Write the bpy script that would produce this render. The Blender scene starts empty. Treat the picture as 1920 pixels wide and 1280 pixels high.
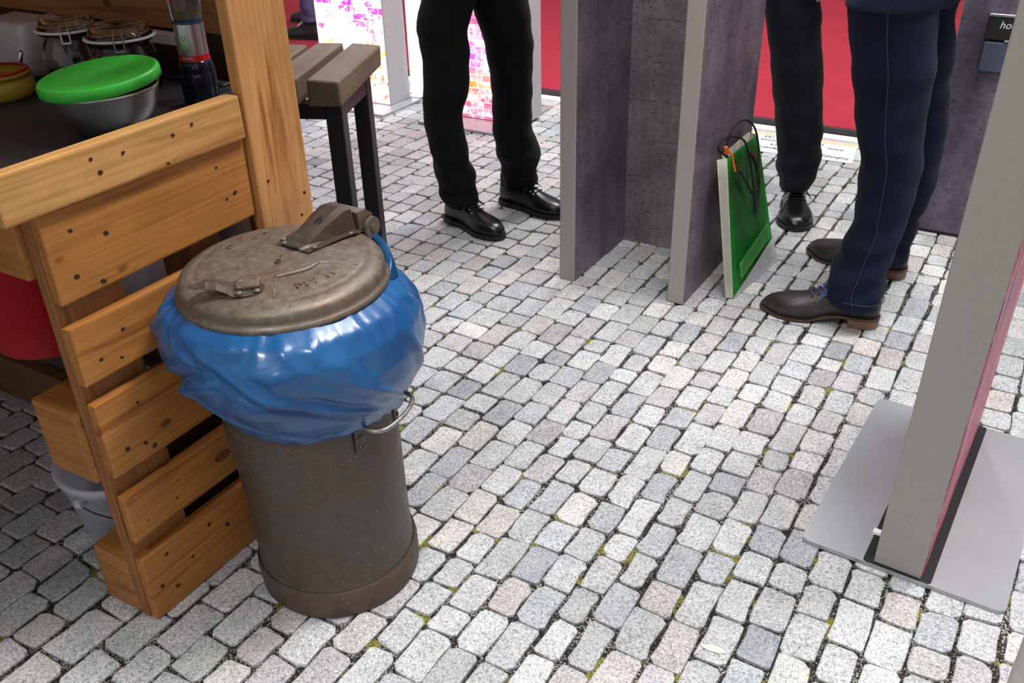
import bpy, bmesh, math, random
from mathutils import Vector, Matrix, noise as mnoise
PI = math.pi
S = bpy.context.scene
C = S.collection
# ------------------------------------------------------------------ camera, world, lights, exposure
cd = bpy.data.cameras.new('camera'); cam = bpy.data.objects.new('camera', cd); C.objects.link(cam)
cd.sensor_width = 36; cd.lens = 36 * 1718.0 / 1920; cd.clip_start = .02; cd.clip_end = 60
rt = Vector((.85801078, .51305546, -.02432252)); up = Vector((-.24166986, .44503634, .86228669)); fw = Vector((-.4532253, .73397326, -.50583602))
m = Matrix((rt, up, -fw)).transposed().to_4x4(); m.translation = (1.19943656, -.67783956, 1.28191565)
cam.matrix_world = m
S.camera = cam
S.view_settings.view_transform = 'Standard'; S.view_settings.look = 'None'
S.view_settings.exposure = 0.0; S.view_settings.gamma = 1.0; S.view_settings.use_curve_mapping = False
w = bpy.data.worlds.new('hall'); S.world = w; w.use_nodes = True
bg = w.node_tree.nodes['Background']; bg.inputs[0].default_value = (.94, .96, 1, 1); bg.inputs[1].default_value = .46

def area(name, loc, target, sx, sy, power, col=(1, 1, 1)):
    l = bpy.data.lights.new(name, 'AREA'); l.shape = 'RECTANGLE'; l.size = sx; l.size_y = sy; l.energy = power; l.color = col
    o = bpy.data.objects.new(name, l); C.objects.link(o); o.location = loc
    o.rotation_euler = (Vector(target) - Vector(loc)).to_track_quat('-Z', 'Y').to_euler(); return o
area('hall_lamp', (1.9, 1.9, 5.0), (.9, 1.0, 0), 1.0, 1.0, 185, (1, .98, .96))
area('hall_lamp', (.95, -2.6, 4.4), (.5, .6, 0), .7, .7, 88, (1, .97, .94))
area('hall_lamp', (1.0, .6, 4.9), (.9, 1.1, 0), 1.6, 1.6, 150, (1, .99, .98))  # extra overhead lamp, added to brighten and even out the middle floor
area('hall_lamp', (-.2, 4.6, 4.8), (-.2, 2.6, 0), 1.4, 1.4, 190, (1, .98, .98))

# ------------------------------------------------------------------ helpers
def obj(name, bm, mat, parent=None, smooth=False, loc=None):
    me = bpy.data.meshes.new(name)
    if isinstance(bm, bmesh.types.BMesh):
        bmesh.ops.recalc_face_normals(bm, faces=bm.faces)
        bm.to_mesh(me); bm.free()
    else:
        me.from_pydata(bm[0], [], bm[1]); me.update()
    if smooth:
        for p in me.polygons: p.use_smooth = True
    if mat: me.materials.append(mat)
    o = bpy.data.objects.new(name, me); C.objects.link(o)
    if parent: o.parent = parent
    if loc: o.location = loc
    return o
def tag(o, label=None, cat=None, group=None, kind=None):
    if label: o['label'] = label
    if cat: o['category'] = cat
    if group: o['group'] = group
    if kind: o['kind'] = kind
    return o
def thing(name, label, cat, loc=(0, 0, 0), rz=0, group=None):
    o = bpy.data.objects.new(name, None); C.objects.link(o); o.empty_display_size = .1
    o.location = loc; o.rotation_euler = (0, 0, rz)
    return tag(o, label, cat, group)
def box(bm, x0, x1, y0, y1, z0, z1, bev=0, seg=2, rz=0, jit=0, rnd=None):
    vs = [bm.verts.new((x, y, z)) for x in (x0, x1) for y in (y0, y1) for z in (z0, z1)]
    if jit:
        for v in vs: v.co += Vector((rnd.uniform(-jit, jit), rnd.uniform(-jit, jit), rnd.uniform(-jit, jit)))
    if rz:
        c = Vector(((x0 + x1) / 2, (y0 + y1) / 2, 0)); R = Matrix.Rotation(rz, 3, 'Z')
        for v in vs: v.co = R @ (v.co - c) + c
    f = [(0, 1, 3, 2), (4, 6, 7, 5), (0, 4, 5, 1), (2, 3, 7, 6), (0, 2, 6, 4), (1, 5, 7, 3)]
    fs = [bm.faces.new([vs[i] for i in q]) for q in f]
    if bev:
        es = list({e for q in fs for e in q.edges})
        bmesh.ops.bevel(bm, geom=es, offset=bev, segments=seg, affect='EDGES', profile=.6)
    return bm
def bx(*a, **k): return box(bmesh.new(), *a, **k)
def ring(c, u, v, ru, rv, n, pw=2.0):
    out = []
    for i in range(n):
        t = 2 * PI * i / n; cs, sn = math.cos(t), math.sin(t)
        a = abs(cs) ** (2 / pw) * (1 if cs >= 0 else -1); b = abs(sn) ** (2 / pw) * (1 if sn >= 0 else -1)
        out.append(Vector(c) + u * (a * ru) + v * (b * rv))
    return out
def loft(bm, rings, cap0=True, cap1=True, closed=True):
    R = [[bm.verts.new(p) for p in r] for r in rings]; n = len(R[0])
    for a, b in zip(R, R[1:]):
        for i in range(n if closed else n - 1):
            bm.faces.new((a[i], a[(i + 1) % n], b[(i + 1) % n], b[i]))
    if cap0: bm.faces.new(R[0][::-1])
    if cap1: bm.faces.new(R[-1])
    return bm
def lathe(bm, prof, n=48, c=(0, 0, 0), cap0=False, cap1=False):
    X, Y = Vector((1, 0, 0)), Vector((0, 1, 0))
    return loft(bm, [ring((c[0], c[1], c[2] + z), X, Y, r, r, n) for r, z in prof], cap0, cap1)
def tube(bm, pts, r, n=8, cap=True, flat=None):
    pts = [Vector(p) for p in pts]; rings = []; pn = None
    for i, p in enumerate(pts):
        t = (pts[min(i + 1, len(pts) - 1)] - pts[max(i - 1, 0)]).normalized()
        if pn is None:
            pn = t.orthogonal().normalized()
        pn = (pn - t * pn.dot(t)).normalized(); bn = t.cross(pn)
        rr = r[i] if isinstance(r, (list, tuple)) else r
        rings.append(ring(p, pn, bn, rr, rr * (flat or 1), n))
    return loft(bm, rings, cap, cap)
def spline(pts, k=6):
    P = [Vector(p) for p in pts]; out = []
    for i in range(len(P) - 1):
        p0, p1, p2, p3 = P[max(i - 1, 0)], P[i], P[i + 1], P[min(i + 2, len(P) - 1)]
        for j in range(k):
            t = j / k
            out.append(.5 * ((2 * p1) + (p2 - p0) * t + (2 * p0 - 5 * p1 + 4 * p2 - p3) * t * t + (3 * p1 - p0 - 3 * p2 + p3) * t ** 3))
    out.append(P[-1]); return out
def prism(bm, poly, z0, z1, bev=0):
    a = [bm.verts.new((x, y, z0)) for x, y in poly]; b = [bm.verts.new((x, y, z1)) for x, y in poly]; n = len(poly)
    fs = [bm.faces.new(a[::-1]), bm.faces.new(b)] + [bm.faces.new((a[i], a[(i + 1) % n], b[(i + 1) % n], b[i])) for i in range(n)]
    if bev: bmesh.ops.bevel(bm, geom=list(fs[1].edges), offset=bev, segments=2, affect='EDGES')
    return bm
def text(body, size, mat, name, parent, mtx, ext=.0002, shear=0, align='LEFT'):
    cu = bpy.data.curves.new(name, 'FONT'); cu.body = body; cu.size = size; cu.extrude = ext; cu.shear = shear; cu.align_x = align; cu.resolution_u = 3
    t = bpy.data.objects.new('tmp', cu); C.objects.link(t)
    dg = bpy.context.evaluated_depsgraph_get(); me = bpy.data.meshes.new_from_object(t.evaluated_get(dg))
    bpy.data.objects.remove(t); me.name = name; me.materials.clear(); me.materials.append(mat); me.transform(mtx)
    o = bpy.data.objects.new(name, me); C.objects.link(o); o.parent = parent; return o

# ------------------------------------------------------------------ materials
class N:
    def __init__(s, name, rough=.5, metal=0):
        s.m = bpy.data.materials.new(name); s.m.use_nodes = True; s.t = s.m.node_tree
        s.b = s.t.nodes['Principled BSDF']; s.b.inputs['Roughness'].default_value = rough; s.b.inputs['Metallic'].default_value = metal
    def n(s, ty, **k):
        nd = s.t.nodes.new(ty)
        for a, v in k.items():
            if a in nd.inputs: nd.inputs[a].default_value = v
            else: setattr(nd, a, v)
        return nd
    def l(s, a, b): s.t.links.new(a, b)
    def coord(s, kind='Object', scale=(1, 1, 1), rot=(0, 0, 0)):
        if kind == 'Position': o = s.n('ShaderNodeNewGeometry').outputs['Position']
        else: o = s.n('ShaderNodeTexCoord').outputs[kind]
        mp = s.n('ShaderNodeMapping'); mp.inputs['Scale'].default_value = scale; mp.inputs['Rotation'].default_value = rot
        s.l(o, mp.inputs[0]); return mp.outputs[0]
    def noise(s, vec, scale, detail=4, rough=.55, dist=0):
        nd = s.n('ShaderNodeTexNoise'); nd.inputs['Scale'].default_value = scale; nd.inputs['Detail'].default_value = detail
        nd.inputs['Roughness'].default_value = rough; nd.inputs['Distortion'].default_value = dist; s.l(vec, nd.inputs['Vector']); return nd.outputs['Fac']
    def ramp(s, fac, stops, interp='LINEAR'):
        r = s.n('ShaderNodeValToRGB'); cr = r.color_ramp; cr.interpolation = interp
        while len(cr.elements) < len(stops): cr.elements.new(.5)
        for e, (p, c) in zip(cr.elements, stops): e.position = p; e.color = (*c, 1) if len(c) == 3 else c
        s.l(fac, r.inputs[0]); return r.outputs[0]
    def mix(s, fac, a, b, mode='MIX'):
        nd = s.n('ShaderNodeMix', data_type='RGBA', blend_type=mode)
        for sock, v in ((nd.inputs[0], fac), (nd.inputs[6], a), (nd.inputs[7], b)):
            if hasattr(v, 'links'): s.l(v, sock)
            elif isinstance(v, (int, float)): sock.default_value = v
            else: sock.default_value = (*v, 1)
        return nd.outputs[2]
    def math(s, op, a, b=0, clamp=False):
        nd = s.n('ShaderNodeMath', operation=op, use_clamp=clamp)
        for sock, v in ((nd.inputs[0], a), (nd.inputs[1], b)):
            if hasattr(v, 'links'): s.l(v, sock)
            else: sock.default_value = v
        return nd.outputs[0]
    def col(s, c):
        if hasattr(c, 'links'): s.l(c, s.b.inputs['Base Color'])
        else: s.b.inputs['Base Color'].default_value = (*c, 1)
        return s
    def bump(s, h, strength=.3, dist=.002):
        b = s.n('ShaderNodeBump'); b.inputs['Strength'].default_value = strength; b.inputs['Distance'].default_value = dist
        s.l(h, b.inputs['Height']); s.l(b.outputs[0], s.b.inputs['Normal']); return s
    def rough(s, v): s.l(v, s.b.inputs['Roughness']); return s
def plain(name, c, rough=.5, metal=0, var=.12, scale=40, bump=0, bscale=200):
    k = N(name, rough, metal); v = k.coord()
    f = k.noise(v, scale)
    k.col(k.ramp(f, [(.3, tuple(x * (1 - var) for x in c)), (.7, tuple(min(1, x * (1 + var)) for x in c))]))
    if bump: k.bump(k.noise(v, bscale, 3), bump, .001)
    return k.m
def wood(name, c1, c2, grain='Y', knots=True, rough=.5, spec=.4, gs=1.0, off=(0, 0, 0)):
    k = N(name, rough); k.b.inputs['Specular IOR Level'].default_value = spec
    s = {'X': (2.0, 28, 28), 'Y': (28, 2.0, 28), 'Z': (28, 28, 2.0)}[grain]
    v = k.coord('Object', tuple(q * gs for q in s))
    f1 = k.noise(v, 1.0, 6, .6, .6)
    s2 = {'X': (3, 160, 160), 'Y': (160, 3, 160), 'Z': (160, 160, 3)}[grain]
    f2 = k.noise(k.coord('Object', s2), 1.0, 3, .6)
    base = k.ramp(f1, [(.32, c2), (.46, c1), (.56, tuple(a * .8 + b * .2 for a, b in zip(c1, c2))), (.72, c1)])
    fine = k.ramp(f2, [(.35, (.78, .74, .7)), (.6, (1, 1, 1))])
    col = k.mix(1, base, fine, 'MULTIPLY')
    big = k.ramp(k.noise(k.coord('Object', (4, 4, 4)), 1.0, 3), [(.3, (.78, .74, .7)), (.65, (1.08, 1.04, 1))])
    col = k.mix(1, col, big, 'MULTIPLY')
    if knots:
        vo = k.n('ShaderNodeTexVoronoi', distance='EUCLIDEAN'); sc = {'X': (6, 11, 11), 'Y': (11, 6, 11), 'Z': (11, 11, 6)}[grain]
        k.l(k.coord('Object', sc), vo.inputs['Vector']); vo.inputs['Scale'].default_value = 1
        kf = k.ramp(vo.outputs['Distance'], [(.0, (1, 1, 1)), (.07, (.5, .5, .5)), (.1, (.9, .9, .9)), (.13, (0, 0, 0))])
        col = k.mix(kf, col, tuple(x * .28 for x in c2))
    k.col(col); k.bump(f2, .25, .0015)
    return k.m

M = {}
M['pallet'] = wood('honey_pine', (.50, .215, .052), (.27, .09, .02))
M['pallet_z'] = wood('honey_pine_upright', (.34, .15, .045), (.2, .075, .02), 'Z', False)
M['block'] = wood('block_pine', (.47, .215, .055), (.3, .115, .026), 'X', False)
M['rail'] = wood('rail_pine', (.62, .35, .12), (.44, .21, .06))
M['post'] = wood('post_pine', (.66, .35, .13), (.40, .135, .035), 'Z', True, .5, .4, .8)
M['backw'] = wood('back_pine', (.42, .2, .07), (.2, .07, .02), 'X')
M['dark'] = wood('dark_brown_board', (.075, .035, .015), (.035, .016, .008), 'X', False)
M['slate'] = plain('slate_counter', (.035, .037, .042), .42, 0, .35, 9)
M['nail'] = plain('nail_hole', (.03, .012, .006), .8)
M['whitebox'] = plain('white_card', (.62, .6, .66), .6)
M['steel'] = plain('brushed_steel', (.72, .69, .66), .3, 1, .08, 10)
M['green'] = plain('green_plastic', (.07, .72, .07), .36, 0, .06)
M['red'] = plain('red_plastic', (.52, .008, .016), .32, 0, .05)
M['pail'] = plain('pale_grey_plastic', (.42, .43, .5), .42, 0, .04)
M['blacksteel'] = plain('black_powder_coat', (.012, .011, .013), .38, 0, .2)
M['wire'] = plain('dark_wire', (.05, .05, .055), .4, .8)
M['frame'] = plain('grey_aluminium', (.34, .315, .29), .5, 0, .05, 300)
M['plate'] = plain('satin_grey_plate', (.40, .41, .435), .36, .35, .06, 6)
M['black'] = plain('matt_black', (.006, .006, .007), .7)
M['white'] = plain('white_plastic', (.8, .8, .82), .45, 0, .03)
M['bread'] = wood('aged_beam', (.18, .135, .098), (.10, .07, .046), 'Y', False, .55)
M['rubber'] = plain('black_sole', (.009, .009, .01), .6)
M['leather'] = plain('black_leather', (.006, .006, .007), .27, 0, .3, 60, .25, 300)
M['leather2'] = plain('dark_brown_leather', (.028, .023, .022), .4, 0, .4, 30, .2, 350)
M['tan'] = plain('tan_sole', (.19, .10, .055), .5, 0, .2)
M['welt'] = plain('brown_welt', (.07, .032, .018), .5)
M['lace_blue'] = plain('blue_lace', (.02, .07, .28), .6)
M['lace_black'] = plain('black_lace', (.004, .004, .005), .5)
M['lace_white'] = plain('white_lace', (.6, .6, .6), .6)
M['skin'] = plain('skin', (.55, .32, .22), .5)
M['hair'] = plain('hair', (.05, .03, .02), .6)
M['jacket'] = plain('dark_jacket', (.012, .013, .018), .7)
M['suede'] = plain('grey_suede', (.028, .025, .033), .85, 0, .3, 90)
M['silver'] = plain('eyelet_metal', (.6, .6, .6), .25, 1)
M['orange'] = plain('orange_plastic', (.85, .14, .01), .4)
M['cord'] = plain('black_cord', (.004, .004, .005), .7)
M['paper'] = plain('cream_paper', (.66, .64, .55), .6, 0, .04)
M['ink'] = plain('black_print', (.02, .02, .022), .6)
M['inkblue'] = plain('blue_print', (.03, .09, .35), .6)
M['inkwhite'] = plain('white_print', (.75, .75, .78), .6)
M['matwhite'] = plain('white_floor_print', (.66, .67, .7), .5, 0, .03)
M['sand'] = plain('sand_stone_print', (.62, .5, .34), .6, 0, .15, 60)
M['grit_strip'] = plain('grey_print_strip', (.4, .41, .42), .6, 0, .5, 200)
def cloth(name, c, c2, sc=600):
    k = N(name, .85); v = k.coord(); f = k.noise(v, sc, 2); g = k.noise(v, 7, 3)
    k.col(k.mix(k.ramp(g, [(.35, (0, 0, 0)), (.7, (1, 1, 1))]), k.mix(f, c, tuple(x * .5 for x in c)), c2))
    k.bump(f, .3, .0006); k.b.inputs['Sheen Weight'].default_value = .03; k.b.inputs['Specular IOR Level'].default_value = .2
    return k.m
M['trouser'] = cloth('black_trouser', (.003, .003, .0036), (.0045, .0045, .0055))
M['trouser2'] = cloth('dark_navy_trouser', (.006, .0065, .011), (.009, .01, .017))
M['jeans'] = cloth('dark_blue_denim', (.002, .0042, .016), (.004, .0095, .035), 900)
M['denim'] = cloth('pale_violet_denim', (.07, .06, .14), (.1, .09, .19), 900)
M['stitch'] = plain('denim_stitch', (.018, .024, .045), .8)
M['carpet'] = cloth('red_carpet', (.42, .022, .045), (.36, .018, .038), 500)
M['fascia'] = plain('dark_edge', (.035, .028, .03), .6)
M['hallgrey'] = plain('grey_hall_wall', (.25, .23, .22), .7)
# glass
def glass(name, c, rough=.03):
    k = N(name, rough); k.col(c); k.b.inputs['Transmission Weight'].default_value = 1; k.b.inputs['IOR'].default_value = 1.45; return k.m
M['glass'] = glass('clear_glass', (.93, .95, .94))
M['petglass'] = glass('blue_tinted_plastic', (.45, .6, .75), .05)
M['cloudy'] = plain('cloudy_plastic', (.56, .53, .54), .35)
M['mustard'] = plain('mustard_yellow', (.42, .27, .03), .35)
# cobbles
k = N('granite_cobble', .62)
at = k.n('ShaderNodeAttribute', attribute_name='tint')
v = k.coord('Position')
sp = k.noise(v, 420, 3, .7); sp2 = k.noise(v, 150, 4, .7); cl = k.noise(v, 22, 3)
c = k.mix(1, at.outputs['Color'], k.ramp(sp, [(.34, (.22, .22, .23)), (.44, (.92, .92, .92)), (.52, (1.0, 1.0, 1.0)), (.64, (1.45, 1.45, 1.45))]), 'MULTIPLY')
c = k.mix(1, c, k.ramp(sp2, [(.36, (.55, .55, .57)), (.48, (1, 1, 1)), (.66, (1.2, 1.2, 1.19))]), 'MULTIPLY')
c = k.mix(1, c, k.ramp(cl, [(.3, (.84, .85, .87)), (.7, (1.08, 1.07, 1.05))]), 'MULTIPLY')
k.col(c); k.bump(sp2, .35, .0012); k.b.inputs['Specular IOR Level'].default_value = .3
M['cobble'] = k.m
k = N('gritty_joint', .9); v = k.coord('Position')
vo = k.n('ShaderNodeTexVoronoi'); k.l(v, vo.inputs['Vector']); vo.inputs['Scale'].default_value = 260
peb = k.ramp(vo.outputs['Color'], [(.2, (.012, .010, .009)), (.4, (.08, .07, .055)), (.65, (.55, .52, .45))])
edge = k.ramp(vo.outputs['Distance'], [(.35, (1, 1, 1)), (.6, (.05, .05, .05))])
gr = k.mix(1, peb, edge, 'MULTIPLY')
wide = k.ramp(k.noise(v, 7, 3), [(.42, (.22, .2, .2)), (.62, (1, 1, 1))])
gr = k.mix(1, gr, wide, 'MULTIPLY')
mo = k.ramp(k.noise(v, 11, 4, .6), [(.585, (0, 0, 0)), (.62, (1, 1, 1))])
mc = k.ramp(k.noise(v, 330, 2), [(.38, (.03, .032, .006)), (.62, (.33, .30, .05))])
k.col(k.mix(mo, gr, mc)); k.bump(vo.outputs['Distance'], .6, .003)
M['joint'] = k.m
# printed concrete
def concrete(name, c1, c2, lines=True):
    k = N(name, .5); v = k.coord()
    big = k.noise(v, 5, 5, .6); fine = k.noise(v, 70, 4, .65)
    col = k.ramp(big, [(.3, c2), (.5, c1), (.68, tuple(x * 1.35 for x in c1))])
    col = k.mix(1, col, k.ramp(fine, [(.3, (.7, .7, .7)), (.6, (1.1, 1.1, 1.1))]), 'MULTIPLY')
    st = k.noise(k.coord('Object', (6, 6, .8)), 1.5, 3); col = k.mix(1, col, k.ramp(st, [(.35, (.72, .72, .76)), (.6, (1.1, 1.08, 1.1))]), 'MULTIPLY')
    pit = k.n('ShaderNodeTexVoronoi'); k.l(k.coord('Object', (1, 1, 2.2)), pit.inputs['Vector']); pit.inputs['Scale'].default_value = 26
    pm = k.ramp(pit.outputs['Distance'], [(.09, (1, 1, 1)), (.16, (0, 0, 0))])
    col = k.mix(k.math('MULTIPLY', pm, .75), col, (.02, .018, .022))
    if lines:
        sx = k.n('ShaderNodeSeparateXYZ'); k.l(v, sx.inputs[0])
        wob = k.math('MULTIPLY', k.noise(v, 14, 3), .02)
        zz = k.math('FRACT', k.math('MULTIPLY', k.math('ADD', sx.outputs['Z'], wob), 8.2))
        lm = k.ramp(zz, [(0, (1, 1, 1)), (.035, (0, 0, 0))])
        brk = k.ramp(k.noise(k.coord('Object', (9, 9, 5)), 1.3, 3), [(.46, (0, 0, 0)), (.56, (1, 1, 1))])
        col = k.mix(k.math('MULTIPLY', k.math('MULTIPLY', lm, brk), .8), col, (.02, .018, .022))
    k.col(col); k.b.inputs['Specular IOR Level'].default_value = .35
    return k.m
M['concrete'] = concrete('printed_concrete', (.175, .15, .18), (.095, .08, .105))
M['concrete2'] = concrete('printed_concrete_grey', (.19, .17, .18), (.115, .10, .115))
M['concrete3'] = concrete('printed_concrete_smooth', (.13, .105, .14), (.085, .066, .095), False)
# luminous prints
def lumi(name, strength, zsplit, warm):
    k = N(name, .5); v = k.coord()
    br = k.n('ShaderNodeTexBrick'); k.l(k.coord('Object', (1, 1, 1), (PI / 2, 0, 0)), br.inputs['Vector']); br.inputs['Scale'].default_value = 8
    br.inputs['Color1'].default_value = (0, 0, 0, 1); br.inputs['Color2'].default_value = (1, 1, 1, 1); br.inputs['Mortar'].default_value = (.5, .5, .5, 1)
    br.inputs['Mortar Size'].default_value = .012
    n1 = k.noise(v, 45, 5, .75, .3); n2 = k.noise(k.coord('Object', (1, 1, 2)), 9, 3, .6)
    sx = k.n('ShaderNodeSeparateXYZ'); k.l(v, sx.inputs[0])
    z = k.n('ShaderNodeMapRange'); z.inputs['From Min'].default_value = 0; z.inputs['From Max'].default_value = .9; k.l(sx.outputs['Z'], z.inputs['Value'])
    hue = k.ramp(k.math('ADD', z.outputs[0], k.math('MULTIPLY', k.math('SUBTRACT', n2, .5), .35)), warm)
    ink = k.math('ADD', k.math('MULTIPLY', n1, .8), k.math('MULTIPLY', k.math('ADD', br.outputs['Fac'], br.outputs['Color']), .22))
    ink = k.math('ADD', ink, k.math('MULTIPLY', n2, .5))
    msk = k.ramp(ink, zsplit)
    c = k.mix(msk, hue, (1, .96, .98))
    k.col((0.02, .02, .02)); k.l(c, k.b.inputs['Emission Color']); k.b.inputs['Emission Strength'].default_value = strength
    return k.m
M['lumi1'] = lumi('backlit_print_white', 2.6, [(.67, (0, 0, 0)), (.76, (1, 1, 1))],
                  [(.0, (.9, .25, .2)), (.12, (.95, .1, .02)), (.3, (1, .45, .02)), (.42, (.85, .05, .3)), (.5, (.5, .02, .55)), (.62, (.2, .05, .6)), (.75, (.6, .03, .5))])
M['lumi2'] = lumi('backlit_print_pink', 1.9, [(.72, (0, 0, 0)), (1.0, (1, 1, 1))],
                  [(.0, (.85, .1, .25)), (.1, (.9, .06, .12)), (.2, (1, .3, .03)), (.32, (.65, .08, .6)), (.45, (.75, .1, .3)), (.55, (.95, .04, .05)), (.65, (.6, .1, .4))])
k = N('backlit_white', .5); k.col((.8, .8, .8)); k.b.inputs['Emission Color'].default_value = (1, .97, 1, 1); k.b.inputs['Emission Strength'].default_value = 1.6
M['glow'] = k.m
k = N('streaked_print', .4); v = k.coord('Object', (1, 1.3, .28))
f = k.noise(v, 6, 5, .6, 1.0)
k.col(k.ramp(f, [(.32, (.03, .09, .16)), (.39, (.10, .02, .25)), (.44, (.5, .02, .14)), (.47, (.75, .03, .02)), (.52, (.30, .02, .12)), (.56, (.75, .28, .3)), (.60, (.6, .02, .1)), (.66, (.05, .03, .2))]))
M['streak'] = k.m
# rusty lid / can
def rusty(name, c, rust, amt, rough=.42, metal=.55):
    k = N(name, rough, metal); v = k.coord()
    a = k.noise(v, 8, 5, .65); b = k.noise(v, 60, 4, .7); s = k.noise(v, 240, 2)
    col = k.ramp(b, [(.3, tuple(x * .72 for x in c)), (.55, c), (.75, tuple(x * 1.35 for x in c))])
    col = k.mix(k.ramp(a, [(.46, (0, 0, 0)), (.66, (amt, amt, amt))]), col, rust)
    col = k.mix(k.ramp(s, [(.69, (0, 0, 0)), (.725, (.5, .5, .5))]), col, (.45, .4, .33))
    k.col(col); k.rough(k.ramp(b, [(.3, (rough - .1,) * 3), (.7, (rough + .2,) * 3)])); k.bump(b, .3, .001)
    return k.m
M['lid'] = rusty('weathered_lid', (.155, .130, .102), (.15, .085, .052), .5, .42, .4)
M['can'] = rusty('weathered_can', (.085, .072, .06), (.1, .055, .033), .6, .4, .4)
M['canbase'] = rusty('rusted_foot', (.085, .068, .055), (.12, .06, .032), .8, .5, .3)
M['galv'] = rusty('worn_handle', (.36, .32, .28), (.2, .13, .09), .5, .35, .7)
# plastic bag
k = N('blue_bag', .3); v = k.coord()
k.col(k.ramp(k.noise(v, 9, 4), [(.3, (.005, .06, .19)), (.7, (.009, .10, .27))]))
k.b.inputs['Subsurface Weight'].default_value = 0; k.b.inputs['Coat Weight'].default_value = .25; k.b.inputs['Coat Roughness'].default_value = .12
k.bump(k.noise(k.coord('Object', (1, 1, 1.6)), 17, 3, .5, 1.5), .16, .005)
M['bag'] = k.m
# green carrier bag
k = N('green_print', .28); v = k.coord()
f = k.noise(k.coord('Object', (1, 1.2, .8)), 5, 3)
k.col(k.ramp(f, [(.3, (.01, .09, .02)), (.5, (.015, .27, .03)), (.72, (.05, .42, .07))])); M['greenbag'] = k.m

# ------------------------------------------------------------------ floor and cobbles
rnd = random.Random(7)
fl = obj('floor', bx(-7, 5, -3, 9, -.06, -.0065), M['joint']); fl['kind'] = 'structure'
def stone_geo(cx, cy, hw, hl, r):
    c4 = [max(.003, r.gauss(.0075, .003)) for _ in range(4)]
    P = [(-hw, -hl + c4[0]), (-hw + c4[0], -hl), (hw - c4[1], -hl), (hw, -hl + c4[1]), (hw + r.uniform(-.003, .002), r.uniform(-.4, .4) * hl),
         (hw, hl - c4[2]), (hw - c4[2], hl), (-hw + c4[3], hl), (-hw, hl - c4[3]), (-hw + r.uniform(-.002, .003), r.uniform(-.4, .4) * hl)]
    P = [(x + r.uniform(-.0018, .0018), y + r.uniform(-.0022, .0022)) for x, y in P]
    sk = r.uniform(-.06, .06); P = [(x + y * sk * .4, y + x * sk) for x, y in P]
    tx, ty, h0 = r.uniform(-.02, .02), r.uniform(-.02, .02), r.uniform(-.0012, .0)
    vs = []
    for s_, dz in ((1.02, -.0075), (1.0, -.0016), (.92, -.0001)):
        for x, y in P: vs.append((cx + x * s_, cy + y * s_, min(0.0, h0 + dz + tx * x + ty * y)))
    fs = [tuple(range(20, 30))]
    for a in (0, 10):
        for i in range(10):
            j = (i + 1) % 10; fs.append((a + i, a + j, a + 10 + j, a + 10 + i))
    return vs, fs
def tint(r):
    g = r.gauss(.50, .04); t = r.random()
    c = [g, g * 1.01, g * 1.03]
    if t < .08: c = [g * .98, g * .92, g * .895]
    elif t < .24: c = [g * .86, g * .90, g * .94]
    elif t < .30: c = [g * .70, g * .73, g * .79]
    elif t < .36: c = [g * .84, g * .875, g * .87]
    elif t < .46: c = [g * 1.12, g * 1.11, g * 1.07]
    elif t < .54: c = [g * .90, g * .88, g * .92]
    return [min(.8, max(.15, x)) for x in c]
edges = [-.277, -.208, -.138, -.05, .024, .095, .165, .232, .30, .365, .428, .493, .558, .622, .682, .743, .813, .875, .94, 1.005]
left = [-.277 - (.073 * i) for i in range(1, 12)]; x_ = left[-1]
while x_ > -3.3: x_ -= .082; left.append(x_)
edges = left[::-1] + edges; x_ = edges[-1]
while x_ < 2.3: x_ += .067; edges.append(x_)
stones = []
for a, b in zip(edges, edges[1:]):
    y = -1.0 + rnd.uniform(0, .1); fan = rnd.uniform(0, 6)
    while y < 3.3:
        L = min(.135, max(.062, rnd.gauss(.097, .014))); g1 = abs(rnd.gauss(.0018, .0014)); g2 = rnd.choice([.001, .0015, .003, .006])
        wob = .006 * math.sin(y * 2.1 + fan * 0 + a * 3)
        stones.append(((a + b) / 2 + wob + rnd.uniform(-.002, .002), y + L / 2, (b - a) / 2 - g1 - .0014, L / 2 - g2 / 2 - .0016)); y += L
cpos = Vector((1.19943656, -.67783956, 1.28191565))
def inview(x, y):
    d = Vector((x, y, 0)) - cpos; z = d.dot(fw); u = 960 + 1718 * d.dot(rt) / z; q = 640 - 1718 * d.dot(up) / z
    return -15 < u < 1935 and -15 < q < 1300
def hidden(x, y): return (-.1 < x < .02 and 0 < y < .5) or (x - .195) ** 2 + (y - .288) ** 2 < .018 or (.98 < x < 1.33 and .8 < y < 1.36)
vis = [s for s in stones if inview(s[0], s[1]) and not hidden(s[0], s[1])]
vis.sort(key=lambda s: (Vector((s[0], s[1], 0)) - cpos).length)
near = set(vis[:300]); far = [s for s in stones if s not in near]
def paint(me, cols):
    at_ = me.color_attributes.new('tint', 'FLOAT_COLOR', 'POINT')
    at_.data.foreach_set('color', cols)
for s in vis[:300]:
    vs, fs = stone_geo(0, 0, s[2], s[3], rnd); o = obj('cobblestone', (vs, fs), M['cobble'], fl, False, (s[0], s[1], 0))
    paint(o.data, (tint(rnd) + [1.0]) * len(vs))
V, F, Cc = [], [], []
for s in far:
    vs, fs = stone_geo(*s, rnd); n0 = len(V); V += vs; F += [tuple(i + n0 for i in f) for f in fs]; Cc += (tint(rnd) + [1.0]) * len(vs)
o = obj('cobblestones', (V, F), M['cobble'], fl); o['kind'] = 'stuff'; paint(o.data, Cc)

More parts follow.
